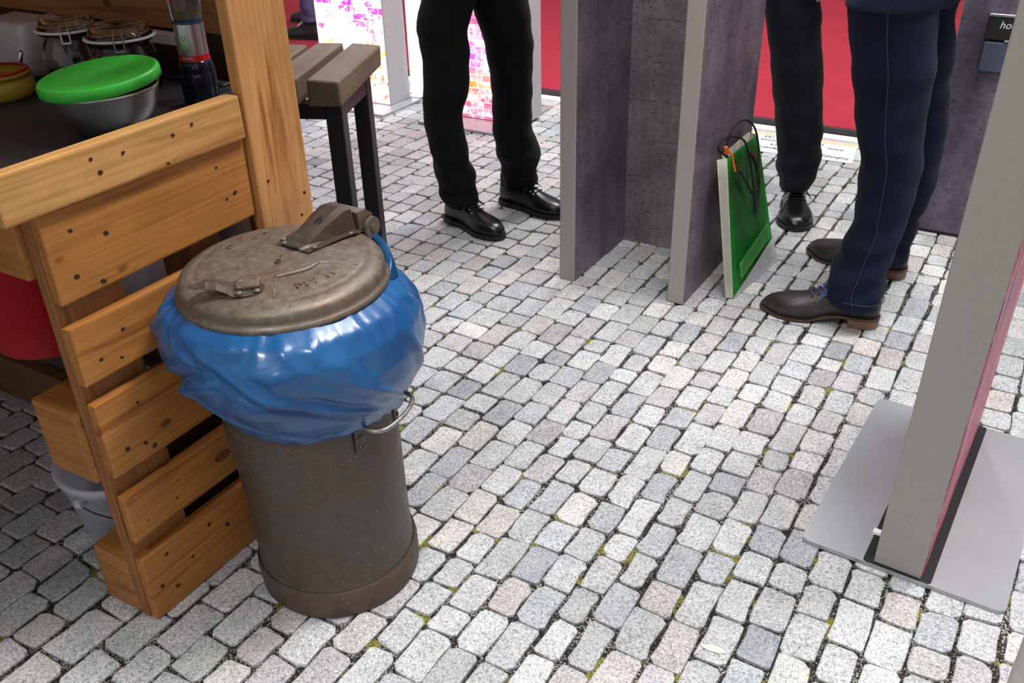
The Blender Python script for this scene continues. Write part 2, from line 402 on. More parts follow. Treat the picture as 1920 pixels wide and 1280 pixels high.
pt = [(0, 0), (.010, .006), (.022, .007), (.034, .003), (.040, -.003), (.030, -.008), (.016, -.007), (.006, -.004)]
tag(obj('white_petal', prism(bmesh.new(), [(.882 + 1.2 * x + .3 * y, .436 + .2 * x + 1.1 * y) for x, y in pt], .0004, .0012), M['paper']), 'small white petal lying on the cobbles near the bottom of the picture', 'petal')
# ------------------------------------------------------------------ red platform and far wall
pf = thing('trade_fair_platform', 'raised bright red carpeted platform with a dark edge across the back', 'platform', (-.5, 3.4, 0))
obj('carpet', bx(-6, 4, .005, 3.3, .0, .03), M['carpet'], pf)
obj('edge_board', bx(-6, 4, -.012, .005, 0, .028), M['fascia'], pf)
tag(obj('edge_strip', bx(-5.5, 3.5, 3.318, 3.384, 0, .003), M['white'], None), 'long flat white strip on the floor in front of the red platform edge', 'strip')
o = obj('wall_back', bx(-7, 5, 6.75, 6.85, 0, 3.2), M['hallgrey']); o['kind'] = 'structure'

# printed floor mat
mt = thing('printed_floor_mat', 'white printed floor area with upside-down lettering in front of the red platform', 'floor print', (.1, 3.1, 0))
obj('sheet', prism(bmesh.new(), [(-.55, -.075), (.10, -.07), (.43, -.055), (.405, .15), (-.55, .15)], .0005, .0015), M['matwhite'], mt)
obj('sand_coloured_border', prism(bmesh.new(), [(-.55, .15), (.6, .15), (.6, .19), (-.55, .19)], .0005, .0018), M['sand'], mt)
obj('grey_border', prism(bmesh.new(), [(-.55, .19), (.6, .19), (.6, .214), (-.55, .214)], .0005, .0016), M['grit_strip'], mt)
def mattext(s, x, y, size, mat=M['ink'], bold=0):
    ang = PI
    mx = Matrix.Translation((x - .1, y - 3.1, .0022)) @ Matrix.Rotation(ang, 4, 'Z')
    return text(s, size, mat, 'lettering', mt, mx, .0002)
mattext('Individueller Fotobodendruck', .505, 3.098, .034)
mattext('www.', .465, 3.195, .032); mattext('Tel.', .375, 3.238, .03)
mattext('f E', .195, 3.145, .026, M['inkblue']); mattext('truck', .175, 3.195, .03); mattext('162', .16, 3.24, .03)

# ------------------------------------------------------------------ display panels
def panel(name, label, x0, x1, y0, y1, h, faces, body=M['frame'], loc=None):
    cx, cy = (x0 + x1) / 2, (y0 + y1) / 2
    t = thing(name, label, 'display panel', (cx, cy, 0))
    obj('aluminium_frame', bx(x0 - cx, x1 - cx, y0 - cy, y1 - cy, 0, h, .002, 1), body, t)
    e = .0015; i = .004
    for f, mt_ in faces:
        if f == '+x': b = bx(x1 - cx - .0005, x1 - cx + e, y0 - cy + i, y1 - cy - i, .006, h - .01)
        if f == '-x': b = bx(x0 - cx - e, x0 - cx + .0005, y0 - cy + i, y1 - cy - i, .006, h - .01)
        if f == '-y': b = bx(x0 - cx + i, x1 - cx - i, y0 - cy - e, y0 - cy + .0005, .006, h - .01)
        if f == '+y': b = bx(x0 - cx + i, x1 - cx - i, y1 - cy - .0005, y1 - cy + e, .006, h - .01)
        obj('printed_face', b, mt_, t)
    return t
panel('display_wall', 'left grey-edged concrete-print panel of the niche, beside the man in black trousers', -.018, .032, 1.588, 1.948, 2.15, [('+x', M['concrete']), ('-x', M['concrete'])])
panel('display_wall', 'grey-edged concrete-print panel that the green carrier bag leans on', .334, .383, 1.603, 2.11, 2.15, [('+x', M['concrete']), ('-x', M['concrete'])])
t = panel('display_wall', 'concrete-print back panel between the two grey-edged side panels', -.018, .334, 1.95, 2.0, 2.15, [('-y', M['concrete2']), ('+y', M['concrete2'])])
rw = panel('display_wall', 'wide concrete-print wall behind the man in jeans, with a black sign on it', .87, 2.0, 2.487, 2.53, 2.15, [('-y', M['concrete3'])])
obj('bottom_edge', bx(-.565, .565, -.026, -.0215, 0, .008), M['black'], rw)
hs = thing('door_sign', 'small black sign with white lettering on the concrete-print wall', 'sign', (1.0, 2.4855, .64))
obj('plate', bx(-.05, .15, -.02, -.0005, .0, .066, .002, 1), M['black'], hs)
obj('silver_top', bx(-.049, .15, -.022, -.0005, .066, .074, .001, 1), M['silver'], hs)
text('house', .030, M['inkwhite'], 'lettering', hs, Matrix.Translation((-.017, -.0205, .034)) @ Matrix.Rotation(PI / 2, 4, 'X'), .0002, .25)
lb = thing('wall_box', 'blue-grey flat box with an amber rim under the black sign on the concrete-print wall', 'wall box', (.985, 2.4855, .545))
obj('cover', bx(-.034, .034, -.018, -.0005, 0, .088, .003, 1), M['steelblue'] if 'steelblue' in M else plain('blue_grey_steel', (.07, .085, .13), .5, .2), lb)
obj('amber_rim', tube(bmesh.new(), [(.04, -.014, .002), (.043, -.014, .07), (.052, -.014, .082), (.07, -.014, .084)], .003, 6), plain('amber', (.45, .2, .03), .4), lb)
obj('metal_tab', bx(.02, .052, -.02, -.0005, .09, .1, .001, 1), M['frame'], lb)

# foreground display at the right
fd = thing('display_stand', 'tall grey-edged display with red and purple streaked print, standing on a grey plate', 'display stand', (1.155, 1.058, 0), math.radians(-2.6))
def rrect(x0, x1, y0, y1, r, n=6):
    out = []
    for cx, cy, a0 in ((x1 - r, y1 - r, 0), (x0 + r, y1 - r, 90), (x0 + r, y0 + r, 180), (x1 - r, y0 + r, 270)):
        for i in range(n + 1):
            a = math.radians(a0 + 90 * i / n); out.append((cx + r * math.cos(a), cy + r * math.sin(a)))
    return out
bp = obj('base_plate', prism(bmesh.new(), rrect(-.182, .19, -.285, .30, .016), .0, .009, .0015), M['plate'], fd)
obj('slot', prism(bmesh.new(), rrect(-.062, .062, -.284, .300, .008), .009, .0096), M['black'], fd)
obj('aluminium_frame', bx(-.043, .043, -.278, .292, .0096, 2.1, .0015, 1), M['frame'], fd)
obj('printed_face', bx(.0428, .0445, -.274, .288, .014, 2.09), M['streak'], fd)
obj('printed_face', bx(-.0437, -.0428, -.270, .288, .014, 2.09), M['streak'], fd)
for c_ in fd.children:
    if c_.name.split('.')[0] in ('aluminium_frame', 'printed_face'): c_.rotation_euler = (0, math.radians(.9), 0)
obj('clip', bx(-.058, -.0428, -.262, -.25, .062, .068), M['white'], fd)
cp = thing('display_stand', 'pale grey edge of a nearer display panel at the bottom right corner', 'display stand', (1.355, .42, 0), math.radians(-3))
obj('aluminium_frame', bx(-.024, .02, -.03, .03, .0, 2.1, .002, 1), plain('pale_frame', (.5, .48, .44), .5), cp)
obj('dark_joint', bx(.0202, .03, -.027, .027, 0, 2.1), M['black'], cp)
obj('printed_face', bx(.0302, .3, -.02, .02, 0, 2.1), M['frame'], cp)

# light boxes
def lightbox(label, x0, x1, y0, y1, mat, bx0, bx1, by0, by1):
    cx, cy = (x0 + x1) / 2, (y0 + y1) / 2
    t = thing('light_box', label, 'light box', (cx, cy, 0))
    obj('base_plate', bx(bx0 - cx, bx1 - cx, by0 - cy, by1 - cy, 0, .012, .002, 1), M['plate'], t)
    obj('frame', bx(x0 - cx, x1 - cx, y0 - cy, y1 - cy, .012, 2.0, .003, 1), M['lbframe'], t)
    obj('backlit_print', bx(x0 - cx + .006, x1 - cx - .006, y0 - cy - .002, y0 - cy + .0005, .016, 1.99), mat, t)
    obj('backlit_print', bx(x0 - cx + .006, x1 - cx - .006, y1 - cy - .0005, y1 - cy + .002, .016, 1.99), mat, t)
    return t
M['lbframe'] = plain('light_box_frame', (.42, .41, .43), .5, 0, .04)
lightbox('glowing white light box with purple and orange brick print, behind the beam table', -2.07, -1.645, 2.855, 3.015, M['lumi1'], -2.14, -1.58, 2.705, 3.02)
lightbox('glowing light box with red and magenta brick print, seen between the legs in black trousers', -1.315, -.893, 2.86, 3.035, M['lumi2'], -1.375, -.925, 2.705, 3.18)
bm = bmesh.new()
vs = [(-.05, -.045, 0), (.0, -.045, 0), (.0, .05, 0), (-.05, .05, 0), (-.05, -.03, 1.3), (.0, -.03, 1.3), (0, -.028, 1.3), (-.05, -.028, 1.3)]
vv = [bm.verts.new((x, y, z + .012)) for x, y, z in vs]
for q in ((0, 3, 2, 1), (4, 5, 6, 7), (0, 1, 5, 4), (1, 2, 6, 5), (2, 3, 7, 6), (3, 0, 4, 7)): bm.faces.new([vv[i] for i in q])
t = thing('tapered_light', 'white glowing tapered light standing behind the purple and orange light box', 'light', (-1.60, 3.078, 0))
obj('glowing_body', bm, M['glow'], t); obj('foot', bx(-.052, .003, -.05, .055, 0, .012), M['frame'], t)

# ------------------------------------------------------------------ bar side pallet (faces +X at X = 0)
def holes(par, x, pts, r0=.0035):
    for y, z in pts:
        bm = bmesh.new()
        a = rnd.uniform(-.5, .5); r = r0 * rnd.uniform(.8, 1.25)
        loft(bm, [[Vector((x + d, y + math.cos(t) * r * s_ * 1.2 + math.sin(t) * a * r, z + math.sin(t) * r * s_)) for t in [i * PI / 4 for i in range(8)]] for d, s_ in ((-.001, 1), (.0005, 1), (.0007, .5))])
        obj('nail_head', bm, M['nail'], par)
pl = thing('pallet_wall', 'honey-coloured wooden pallet standing upright as the side of the bar', 'pallet', (0, 0, 0))
def slat(y0, y1, z0, z1, pts, mat=M['pallet'], bow=0):
    s_ = obj('slat', bx(-.022, 0, y0, y1, z0, z1, .0035, 2, jit=.0015, rnd=rnd), mat, pl)
    holes(s_, 0.0002, pts); return s_
slat(-.0, .398, .655, .797, [(.045, .76), (.10, .735), (.035, .69), (.075, .665), (.33, .765), (.36, .71), (.34, .705)])
slat(-.002, .41, .512, .613, [(.085, .575), (.035, .545), (.07, .53), (.37, .57)])
slat(.0, .41, .328, .473, [(.075, .44), (.035, .37), (.085, .345), (.07, .36), (.36, .41)])
slat(.002, .41, .185, .283, [(.055, .262), (.035, .215), (.10, .218), (.11, .25)])
slat(-.0, .42, .0, .145, [(.05, .123), (.025, .065), (.055, .04), (.10, .075), (.15, .115), (.19, .085)])
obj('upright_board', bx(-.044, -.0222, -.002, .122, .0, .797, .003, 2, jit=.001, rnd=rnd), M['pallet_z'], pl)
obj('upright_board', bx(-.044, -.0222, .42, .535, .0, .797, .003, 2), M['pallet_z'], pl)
obj('block', bx(-.139, -.0442, -.004, .105, .0, .128, .006, 2, jit=.003, rnd=rnd), M['block'], pl)
obj('block', bx(-.16, -.0442, -.012, .105, .305, .45, .008, 2, jit=.003, rnd=rnd), M['block'], pl)
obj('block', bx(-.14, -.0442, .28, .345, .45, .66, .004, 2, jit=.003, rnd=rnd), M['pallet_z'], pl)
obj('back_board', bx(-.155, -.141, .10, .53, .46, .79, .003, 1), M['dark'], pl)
obj('back_board', bx(-.062, -.046, .125, .415, .02, .42, .003, 1), M['dark'], pl)  # dark board standing in for the shaded hollow behind the lower slats
tag(obj('counter_rail', bx(-.018, .011, -.05, .397, .799, .872, .004, 2, jit=.0015, rnd=rnd), M['rail']), 'thick pale wooden rail along the top of the pallet wall', 'rail')
holes(bpy.data.objects['counter_rail'], .0112, [(.10, .853), (.155, .846), (.25, .846), (.29, .852), (.23, .806), (.11, .83)], .003)
po = obj('wooden_post', bx(-.014, .012, .404, .533, .0, 2.1, .004, 2), M['post'])
tag(po, 'wide upright pine plank with dark grain lines at the end of the pallet wall', 'post'); holes(po, .0122, [(.515, .66), (.43, .71), (.50, .62)], .003)
tag(obj('label_card', bx(-.075, -.072, .14, .24, .55, .66), M['whitebox']), 'pale grey card standing inside the bar, seen through the top slat gap', 'card')
# counter
tag(obj('bar_counter', prism(bmesh.new(), [(-1.5, .031), (-.0185, .031), (-.0185, .525), (-.26, .56), (-.26, .64), (-1.5, .64)], .775, .8, .003), M['slate']), 'dark slate-grey bar counter top with bowl, jars and bottle on it', 'counter')
tag(obj('apron_board', bx(-1.45, -.046, -.012, .03, .69, .797, .004, 2, jit=.001, rnd=rnd), M['block']), 'light wooden board under the front edge of the dark bar counter', 'board')
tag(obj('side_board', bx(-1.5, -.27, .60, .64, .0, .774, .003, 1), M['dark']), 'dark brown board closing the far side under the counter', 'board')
tag(obj('base_board', bx(-1.5, -.19, .33, .36, .0, .12, .003, 1), wood('mid_brown_board', (.16, .08, .035), (.09, .04, .02), 'X', False)), 'brown wooden board lying on edge on the floor under the bar', 'board')
bk = thing('back_pallet', 'upright pallet of brown planks behind the jars and bottle', 'pallet', (-.75, .656, 0))
for z0, z1 in ((.893, 1.036), (1.075, 1.175), (1.215, 1.36)):
    obj('slat', bx(-.75, .49, .0, .022, z0, z1, .004, 2, jit=.001, rnd=rnd), M['backw'], bk)
for x0 in (-.7, -.1, .36): obj('upright_board', bx(x0, x0 + .12, .0225, .045, .64, 1.36, .003, 1), M['dark'], bk)
obj('back_board', bx(-.75, .49, .046, .06, .62, 1.4), M['dark'], bk)
wl_ = thing('added_shade_wall', 'added plank wall shading the left side of the bar stand, outside the picture', 'wall', (-1.75, -.4, 0))  # unseen wall, added to keep light off the floor at the left
for i in range(14): obj('plank', bx(-.02, .0, -1.3 + i * .19, -1.3 + i * .19 + .187, 0, 2.1), M['backw'], wl_)
rf = thing('added_shade_roof', 'added plank roof casting shade over the wooden bar, above the picture', 'roof', (-1.1, .2, 2.1))  # unseen roof, added to shade the bar and the floor beside it
for i in range(14): obj('plank', bx(-.66, 1.52, -1.8 + i * .19, -1.8 + i * .19 + .186, 0, .025), M['backw'], rf)
tag(obj('wooden_post', bx(-1.7, -1.61, .42, .51, 0, 2.1, .004, 1), M['post']), 'added far left post carrying the shade roof', 'post')  # unseen support, added along with the shade roof
tag(obj('white_strip', bx(-.56, -.40, .63, .652, .866, .889, .002, 1), M['white']), 'thin white plastic strip under the back planks beside the bottle', 'strip')
tag(obj('counter_ledge', bx(-1.45, -.27, .615, .64, .8, .806, .002, 1), M['slate']), 'low grey ledge along the back edge of the dark counter', 'ledge')

# steel bowl with green lid
R1 = Matrix.Rotation(math.radians(7), 4, Vector((.74, .6, 0)))
bw = thing('mixing_bowl', 'stainless steel mixing bowl with a bright green lid on the dark counter', 'bowl', (-.245, .325, .8))
prof = [(.002, .0), (.05, .0), (.062, .006), (.082, .03), (.089, .05), (.0935, .07), (.0955, .077), (.0935, .077), (.091, .07), (.086, .048), (.078, .031), (.058, .009), (.002, .004)]
obj('bowl', lathe(bmesh.new(), prof, 64), M['steel'], bw, True)
ld = [(.002, .094), (.09, .093), (.094, .0965), (.0985, .098), (.1015, .096), (.103, .092), (.103, .080), (.101, .079), (.0985, .083), (.09, .088), (.002, .089)]
lo = obj('lid', lathe(bmesh.new(), ld, 64), M['green'], bw, True)
lo.matrix_local = Matrix.Translation((0, 0, .084)) @ Matrix.Rotation(math.radians(3.5), 4, Vector((.86, .51, 0))) @ Matrix.Rotation(math.radians(-4), 4, Vector((-.51, .86, 0))) @ Matrix.Translation((0, 0, -.083))
# bottle
bt = thing('water_bottle', 'dark blue-tinted water bottle with silver and red label beside the post', 'bottle', (-.219, .515, .8))
M['petdark'] = plain('dark_blue_bottle', (.008, .011, .028), .08, 0, .3)
obj('bottle_base', lathe(bmesh.new(), [(.002, .0), (.026, .0), (.033, .005), (.034, .014), (.0325, .017), (.034, .022), (.034, .060), (.0325, .064), (.0335, .068), (.031, .078), (.028, .086), (.002, .086)], 48), M['petdark'], bt, True)
obj('bottle_neck', lathe(bmesh.new(), [(.0272, .0865), (.0272, .158), (.029, .165), (.0295, .19), (.024, .225), (.013, .25), (.012, .27)], 48), M['petglass'], bt, True)
k = N('silver_label', .25, .85); k.col((.55, .53, .55)); M['label'] = k.m
obj('label', lathe(bmesh.new(), [(.0278, .094), (.0278, .15)], 48), M['label'], bt, True)
obj('blue_label_edge', lathe(bmesh.new(), [(.0279, .15), (.0279, .155)], 48), plain('dark_blue_foil', (.02, .05, .14), .35), bt, True)
obj('red_band', lathe(bmesh.new(), [(.0290, .0842), (.0281, .088), (.0279, .0945)], 48), M['red'], bt, True)
obj('cap', lathe(bmesh.new(), [(.0135, .268), (.014, .285), (.0125, .287), (.001, .287)], 24), M['red'], bt, True)
def arc_text(s, size, mat, par, r, z, a0, name='lettering'):
    cu = bpy.data.curves.new(name, 'FONT'); cu.body = s; cu.size = size; cu.extrude = .0001; cu.align_x = 'CENTER'; cu.resolution_u = 2
    tt = bpy.data.objects.new('tmp', cu); C.objects.link(tt); me = bpy.data.meshes.new_from_object(tt.evaluated_get(bpy.context.evaluated_depsgraph_get()))
    bpy.data.objects.remove(tt); me.materials.clear(); me.materials.append(mat)
    for v_ in me.vertices:
        a = a0 + v_.co.x / r; v_.co = ((r + v_.co.z) * math.cos(a), (r + v_.co.z) * math.sin(a), z + v_.co.y)
    o_ = bpy.data.objects.new(name, me); C.objects.link(o_); o_.parent = par
    return o_
a_cam = math.atan2(-1.2, 1.41)
arc_text('BSANER', .0058, M['inkwhite'], bt, .0284, .0885, a_cam - .45); arc_text('U', .013, M['red'], bt, .0281, .122, a_cam - .5)
# glass jars
def jar(label, x, y, r, zt):
    j = thing('glass_jar', label, 'jar', (x, y, .8), 0, None)
    h = zt - .8
    obj('glass_body', lathe(bmesh.new(), [(.002, 0), (r * .9, 0), (r * .98, .008), (r, .03), (r, h * .45), (r * .92, h * .58), (r * .84, h * .62), (r * .84, h * .66), (r * .98, h * .69), (r * .98, h * .72), (r * .94, h * .72), (r * .8, h * .66), (r * .8, h * .6), (r * .95, h * .44), (r * .95, .03), (r * .86, .006), (.002, .005)], 40), M['glass'], j, True)
    obj('rubber_seal', lathe(bmesh.new(), [(r * .86, h * .722), (r * 1.06, h * .722), (r * 1.08, h * .735), (r * 1.06, h * .75), (r * .86, h * .75), (r * .86, h * .722)], 40), M['white'], j, True)
    obj('glass_lid', lathe(bmesh.new(), [(r * .98, h * .752), (r * 1.0, h * .77), (r * .92, h * .79), (r * .86, h * .86), (r * .8, h * .90), (r * .3, h * .88), (.002, h * .87), (.002, h * .85), (r * .74, h * .86), (r * .8, h * .78), (r * .94, h * .752)], 40), M['glass'], j, True)
    bm = bmesh.new(); a = -.7
    for d in (-.12, .12):
        ca, sa = math.cos(a + d), math.sin(a + d)
        tube(bm, [(ca * r * 1.02, sa * r * 1.02, h * .5), (ca * r * 1.12, sa * r * 1.12, h * .62), (ca * r * 1.12, sa * r * 1.12, h * .76), (ca * r * 1.0, sa * r * 1.0, h * .83), (ca * r * .8, sa * r * .8, h * .88)], .0018, 6)
    tube(bm, [(math.cos(a - .12) * r * 1.12, math.sin(a - .12) * r * 1.12, h * .62), (math.cos(a + .12) * r * 1.12, math.sin(a + .12) * r * 1.12, h * .62)], .0018, 6)
    obj('wire_clasp', bm, M['steel'], j); return j
jar('clear clip-top glass jar nearer the left, behind the green lid', -.562, .50, .058, .955)
jar('clear clip-top glass jar touching the right end of the green lid, nearer the bottle', -.43, .52, .064, .944)
yj = thing('mustard_jar', 'squat jar of yellow mustard with a red rim at the left edge of the counter', 'jar', (-.625, .36, .8))
obj('jar_body', lathe(bmesh.new(), [(.002, 0), (.055, 0), (.066, .008), (.07, .022), (.066, .036), (.058, .042)], 36), M['mustard'], yj, True)
obj('rim', lathe(bmesh.new(), [(.058, .042), (.066, .044), (.067, .05), (.06, .052), (.05, .046), (.002, .045)], 36), M['mustard'], yj, True)
obj('red_ring', lathe(bmesh.new(), [(.056, .0522), (.063, .0522), (.0635, .0555), (.056, .0555)], 36), M['red'], yj, True)
bm = bx(-.075, .075, -.05, .05, .0, .115, .018, 3)
for v_ in bm.verts: v_.co.x += .12 * v_.co.z; v_.co += Vector((mnoise.noise(v_.co * 30) * .004, 0, mnoise.noise(v_.co * 21 + Vector((3, 0, 0))) * .004))
tag(obj('plastic_tub', bm, M['cloudy'], None, True, (-.765, .52, .80)), 'cloudy white plastic tub leaning behind the mustard jar', 'tub')
sp_ = thing('ladle', 'steel ladle lying between the plastic tub and the jars', 'ladle', (-.69, .445, .8))
obj('handle', tube(bmesh.new(), [(0, 0, .012), (.03, -.01, .035), (.062, -.015, .075)], [.006, .005, .004], 8), M['steel'], sp_, True)
obj('cup', lathe(bmesh.new(), [(.002, 0), (.02, .002), (.026, .014), (.028, .022), (.026, .022), (.018, .006), (.002, .004)], 24), M['steel'], sp_, True)

# buckets
def bucket(name, label, x, y, z, rb, rtp, h, mat, hang=False):
    b = thing(name, label, 'bucket', (x, y, z))
    obj('body', lathe(bmesh.new(), [(.002, 0), (rb - .004, 0), (rb, .004), (rtp, h - .02), (rtp + .004, h - .02), (rtp + .006, h - .008), (rtp + .009, h), (rtp + .006, h + .004), (rtp - .001, h), (rtp - .006, h - .03), (rb - .005, .008), (.002, .006)], 56), mat, b, True)
    pts = []
    a0 = 0
    for i in range(17):
        t_ = PI * i / 16
        pts.append((math.cos(t_) * (rtp + .012), -math.sin(t_) * (rtp * 1.02) - .012, h - .03 - math.sin(t_) * rtp * .5) if not hang else (math.cos(t_) * (rtp + .012), 0, h - .03 + math.sin(t_) * .05))
    hb = obj('wire_handle', tube(bmesh.new(), pts, .0018, 6), M['wire'], b)
    for s_ in (-1, 1): obj('handle_lug', bx(s_ * (rtp + .006) - .008, s_ * (rtp + .006) + .008, -.007, .007, h - .034, h - .018, .002, 1), mat, b)
    return b
b = bucket('bucket', 'pale grey-white plastic bucket on the cobbles behind the pallet foot', -.197, .128, 0, .080, .108, .222, M['pail'])
b.rotation_euler = (0, 0, math.radians(103))
b = bucket('bucket', 'bright red plastic bucket hanging under the bar counter', -.33, .155, .44, .098, .118, .205, M['red'], True)
b.rotation_euler = (0, 0, math.radians(60))
obj('hook', tube(bmesh.new(), spline([(0, 0, .334), (0, 0, .26), (.006, 0, .226), (0, 0, .219), (-.010, 0, .228)], 5), .003, 6), M['wire'], b)

# ------------------------------------------------------------------ trash can
LX, LY = -.024, -.006     # the old can leans a little
def lean(bm):
    for v_ in bm.verts: v_.co.x += LX * v_.co.z / .6; v_.co.y += LY * v_.co.z / .6
    return bm
def dent(bm, amp=.0025):
    for v_ in bm.verts:
        n_ = mnoise.noise(Vector((v_.co.x * 9, v_.co.y * 9, v_.co.z * 6))); d = Vector((v_.co.x, v_.co.y, 0))
        if d.length > .01: v_.co += d.normalized() * n_ * amp
    return bm
tc = thing('trash_can', 'old dark metal trash can with an embossed hinged lid beside the pallet', 'trash can', (.195, .288, 0))
cprof = [(.002, .012), (.14, .012), (.143, .0), (.147, .002), (.1495, .012), (.150, .05), (.1485, .058), (.1465, .062), (.1445, .075)] + [(.1445 + .010 * i / 10, .075 + .05 * i) for i in range(1, 11)] + [(.156, .59), (.159, .6), (.153, .603), (.150, .59), (.139, .08), (.002, .03)]
obj('body', lean(dent(lathe(bmesh.new(), cprof, 72))), M['can'], tc, True)
obj('foot_band', lean(dent(lathe(bmesh.new(), [(.1505, .002), (.1525, .006), (.153, .045), (.1515, .056), (.149, .06)], 72))), M['canbase'], tc, True)
# handle, camera-right side
def side_handle(a0, name='handle'):
    pts = []
    for da, rr, zz in ((-.36, .152, .405), (-.34, .166, .402), (-.30, .186, .40), (-.2, .196, .40), (0, .198, .402), (.2, .196, .404), (.30, .186, .405), (.34, .166, .405), (.36, .152, .408)):
        pts.append((math.cos(a0 + da) * rr + LX * .66, math.sin(a0 + da) * rr + LY * .66, zz))
    h_ = obj(name, tube(bmesh.new(), spline(pts, 4), .0042, 8), M['galv'], tc, True)
    for da in (-.36, .36):
        bm = bmesh.new(); a = a0 + da
        Rz = Matrix.Rotation(a, 4, 'Z')
        box(bm, .1505, .1555, -.011, .011, .345, .42, .003, 2)
        for zz in (.355, .378):
            lathe(bm, [(.0055, 0), (.004, .003), (.001, .004)], 10, (0, 0, 0)) if False else None
            loft(bm, [[Vector((.1555 + d, math.cos(t) * r_, zz + math.sin(t) * r_)) for t in [i * PI / 5 for i in range(10)]] for d, r_ in ((0, .0055), (.002, .0045), (.003, .002))])
        bm.transform(Matrix.Translation((LX * .63, LY * .63, 0)) @ Rz)
        obj('handle_bracket', bm, M['can'], h_)
side_handle(math.radians(5)); side_handle(math.radians(185))
# lid
lid = bpy.data.objects.new('lid_assembly', None)
bpy.data.objects.remove(lid)
lprof = [(.002, .027), (.03, .0268), (.07, .0255), (.11, .0225), (.135, .018), (.1385, .0162), (.142, .0175), (.148, .0165), (.156, .0135), (.163, .0095), (.1665, .004), (.1675, -.004), (.168, -.0085), (.1712, -.0105), (.1740, -.014), (.1742, -.0185), (.1722, -.0215), (.1695, -.021), (.1685, -.012), (.16, .004), (.13, .013), (.002, .02)]
bm = lathe(bmesh.new(), lprof, 96)
bmesh.ops.subdivide_edges(bm, edges=[e for e in bm.edges if abs((e.verts[0].co - e.verts[1].co).length) > .02 and e.verts[0].co.z > .014], cuts=3, use_grid_fill=True)
for v_ in bm.verts:
    if v_.co.z > .012:
        v_.co.z += mnoise.noise(v_.co * 22) * .0014 + mnoise.noise(v_.co * 60) * .0005
LT = Matrix.Translation((LX * 1.03, LY * 1.03, .632)) @ Matrix.Rotation(math.radians(1.2), 4, 'X')
ldo = obj('lid', bm, M['lid'], tc, True); ldo.matrix_local = LT
def dome(x, y): 
    r = math.hypot(x, y); return .0272 - .0105 * (r / .14) ** 2.2 if r < .14 else .016
def ridge(pts, r, name='embossed_ridge'):
    P = [Vector((x, y, dome(x, y) + .0002)) for x, y in pts]
    return obj(name, tube(bmesh.new(), spline(P, 5), r, 8, True), M['lid'], ldo, True)
def pol(r, d): return (r * math.cos(math.radians(d)), r * math.sin(math.radians(d)))
# the embossed field on the camera-right side of the lid, towards +X
ridge([pol(.128, -52), pol(.10, -52), pol(.072, -53)], .0022)
ridge([pol(.072, -53), pol(.068, -40), pol(.068, -25), pol(.07, -10), pol(.071, 8)], .0042)
ridge([pol(.071, 8), pol(.086, 16), pol(.105, 19), pol(.13, 21)], .0032)
def emb(s, r, d0, size, inward=False):
    w_ = size * .9; n_ = len(s)
    for i, ch in enumerate(s):
        if ch == ' ': continue
        d = d0 + (i - (n_ - 1) / 2) * math.degrees(w_ / r)
        x, y = pol(r, d)
        mx = Matrix.Translation((x, y, dome(x, y) + .0001)) @ Matrix.Rotation(math.radians(d + 90), 4, 'Z') @ Matrix.Translation((-size * .3, -size * .35, 0))
        text(ch, size, M['lid'], 'embossed_character', ldo, mx, .0022)
emb('M9H', .106, -18, .027); emb('2990', .106, 165, .026)
emb('O', .02, -60, .016)
# hinge bracket
def flap(w0, w1, prof, off):   # sheet strip along +Y with raised middle
    bm = bmesh.new(); rows = []
    for y, z, hw in prof:
        rows.append([Vector((-hw - .016, y, z - .0)), Vector((-hw, y, z)), Vector((-hw * .8, y, z + off(y))), Vector((-hw * .4, y, z + off(y) * 1.15)), Vector((hw * .4, y, z + off(y) * 1.15)), Vector((hw * .8, y, z + off(y))), Vector((hw, y, z)), Vector((hw + .016, y, z))])
    loft(bm, rows, False, False, False)
    bmesh.ops.solidify(bm, geom=bm.faces[:], thickness=.0022)
    return bm
hp = [(.028, .0285, .020), (.045, .0285, .024), (.075, .028, .028), (.105, .0265, .031), (.135, .0225, .034), (.15, .0205, .035)]
hof = lambda y: max(.002, min(.036, (y - .035) * .36))
rows = []
hg = obj('hinge_bracket', flap(0, 0, hp, hof), M['lid'], ldo)
hb_ = bmesh.new()
loft(hb_, [[Vector((x, .158, .047)), Vector((x, .178, .047)), Vector((x, .196, .034)), Vector((x, .2, .010)), Vector((x, .19, -.012)), Vector((x, .176, -.012)), Vector((x, .172, .012)), Vector((x, .160, .014))] for x in (-.034, -.032, .032, .034)])
obj('hinge_knuckle', hb_, M['lid'], ldo)
pin = bmesh.new(); tube(pin, [(-.047, .184, .012), (.047, .184, .012)], .0065, 12); 
for x in (-.041, .041): tube(pin, [(x - .003, .184, .012), (x + .003, .184, .012)], .019, 20)
obj('hinge_pin', pin, M['lid'], ldo)
hl = bmesh.new()
loft(hl, [[Vector((.004 + math.cos(t) * .008 * s_, .092 + math.sin(t) * .015 * s_, .0225 + hof(.092 + math.sin(t) * .015) * 1.15 + .0042 + d)) for t in [i * PI / 8 for i in range(16)]] for d, s_ in ((-.002, 1), (.0008, 1), (.0010, .8))])
obj('oval_hole', hl, M['black'], ldo)
hl = bmesh.new()
loft(hl, [[Vector((.0 + math.cos(t) * .012 * s_, .0295 + math.sin(t) * .004 * s_, .0315 + d)) for t in [i * PI / 6 for i in range(12)]] for d, s_ in ((-.002, 1), (.0012, 1), (.0013, .8))])
obj('slot_hole', hl, M['black'], ldo)
for x, y in ((-.034, .045), (.034, .045), (-.044, .125), (.044, .125), (-.022, .034)):
    rv = bmesh.new(); lathe(rv, [(.005, 0), (.0045, .002), (.002, .0032), (.0002, .0034)], 12, (x, y, dome(x, y) + (.0045 if y < .1 else .0065))); obj('rivet', rv, M['lid'], ldo)
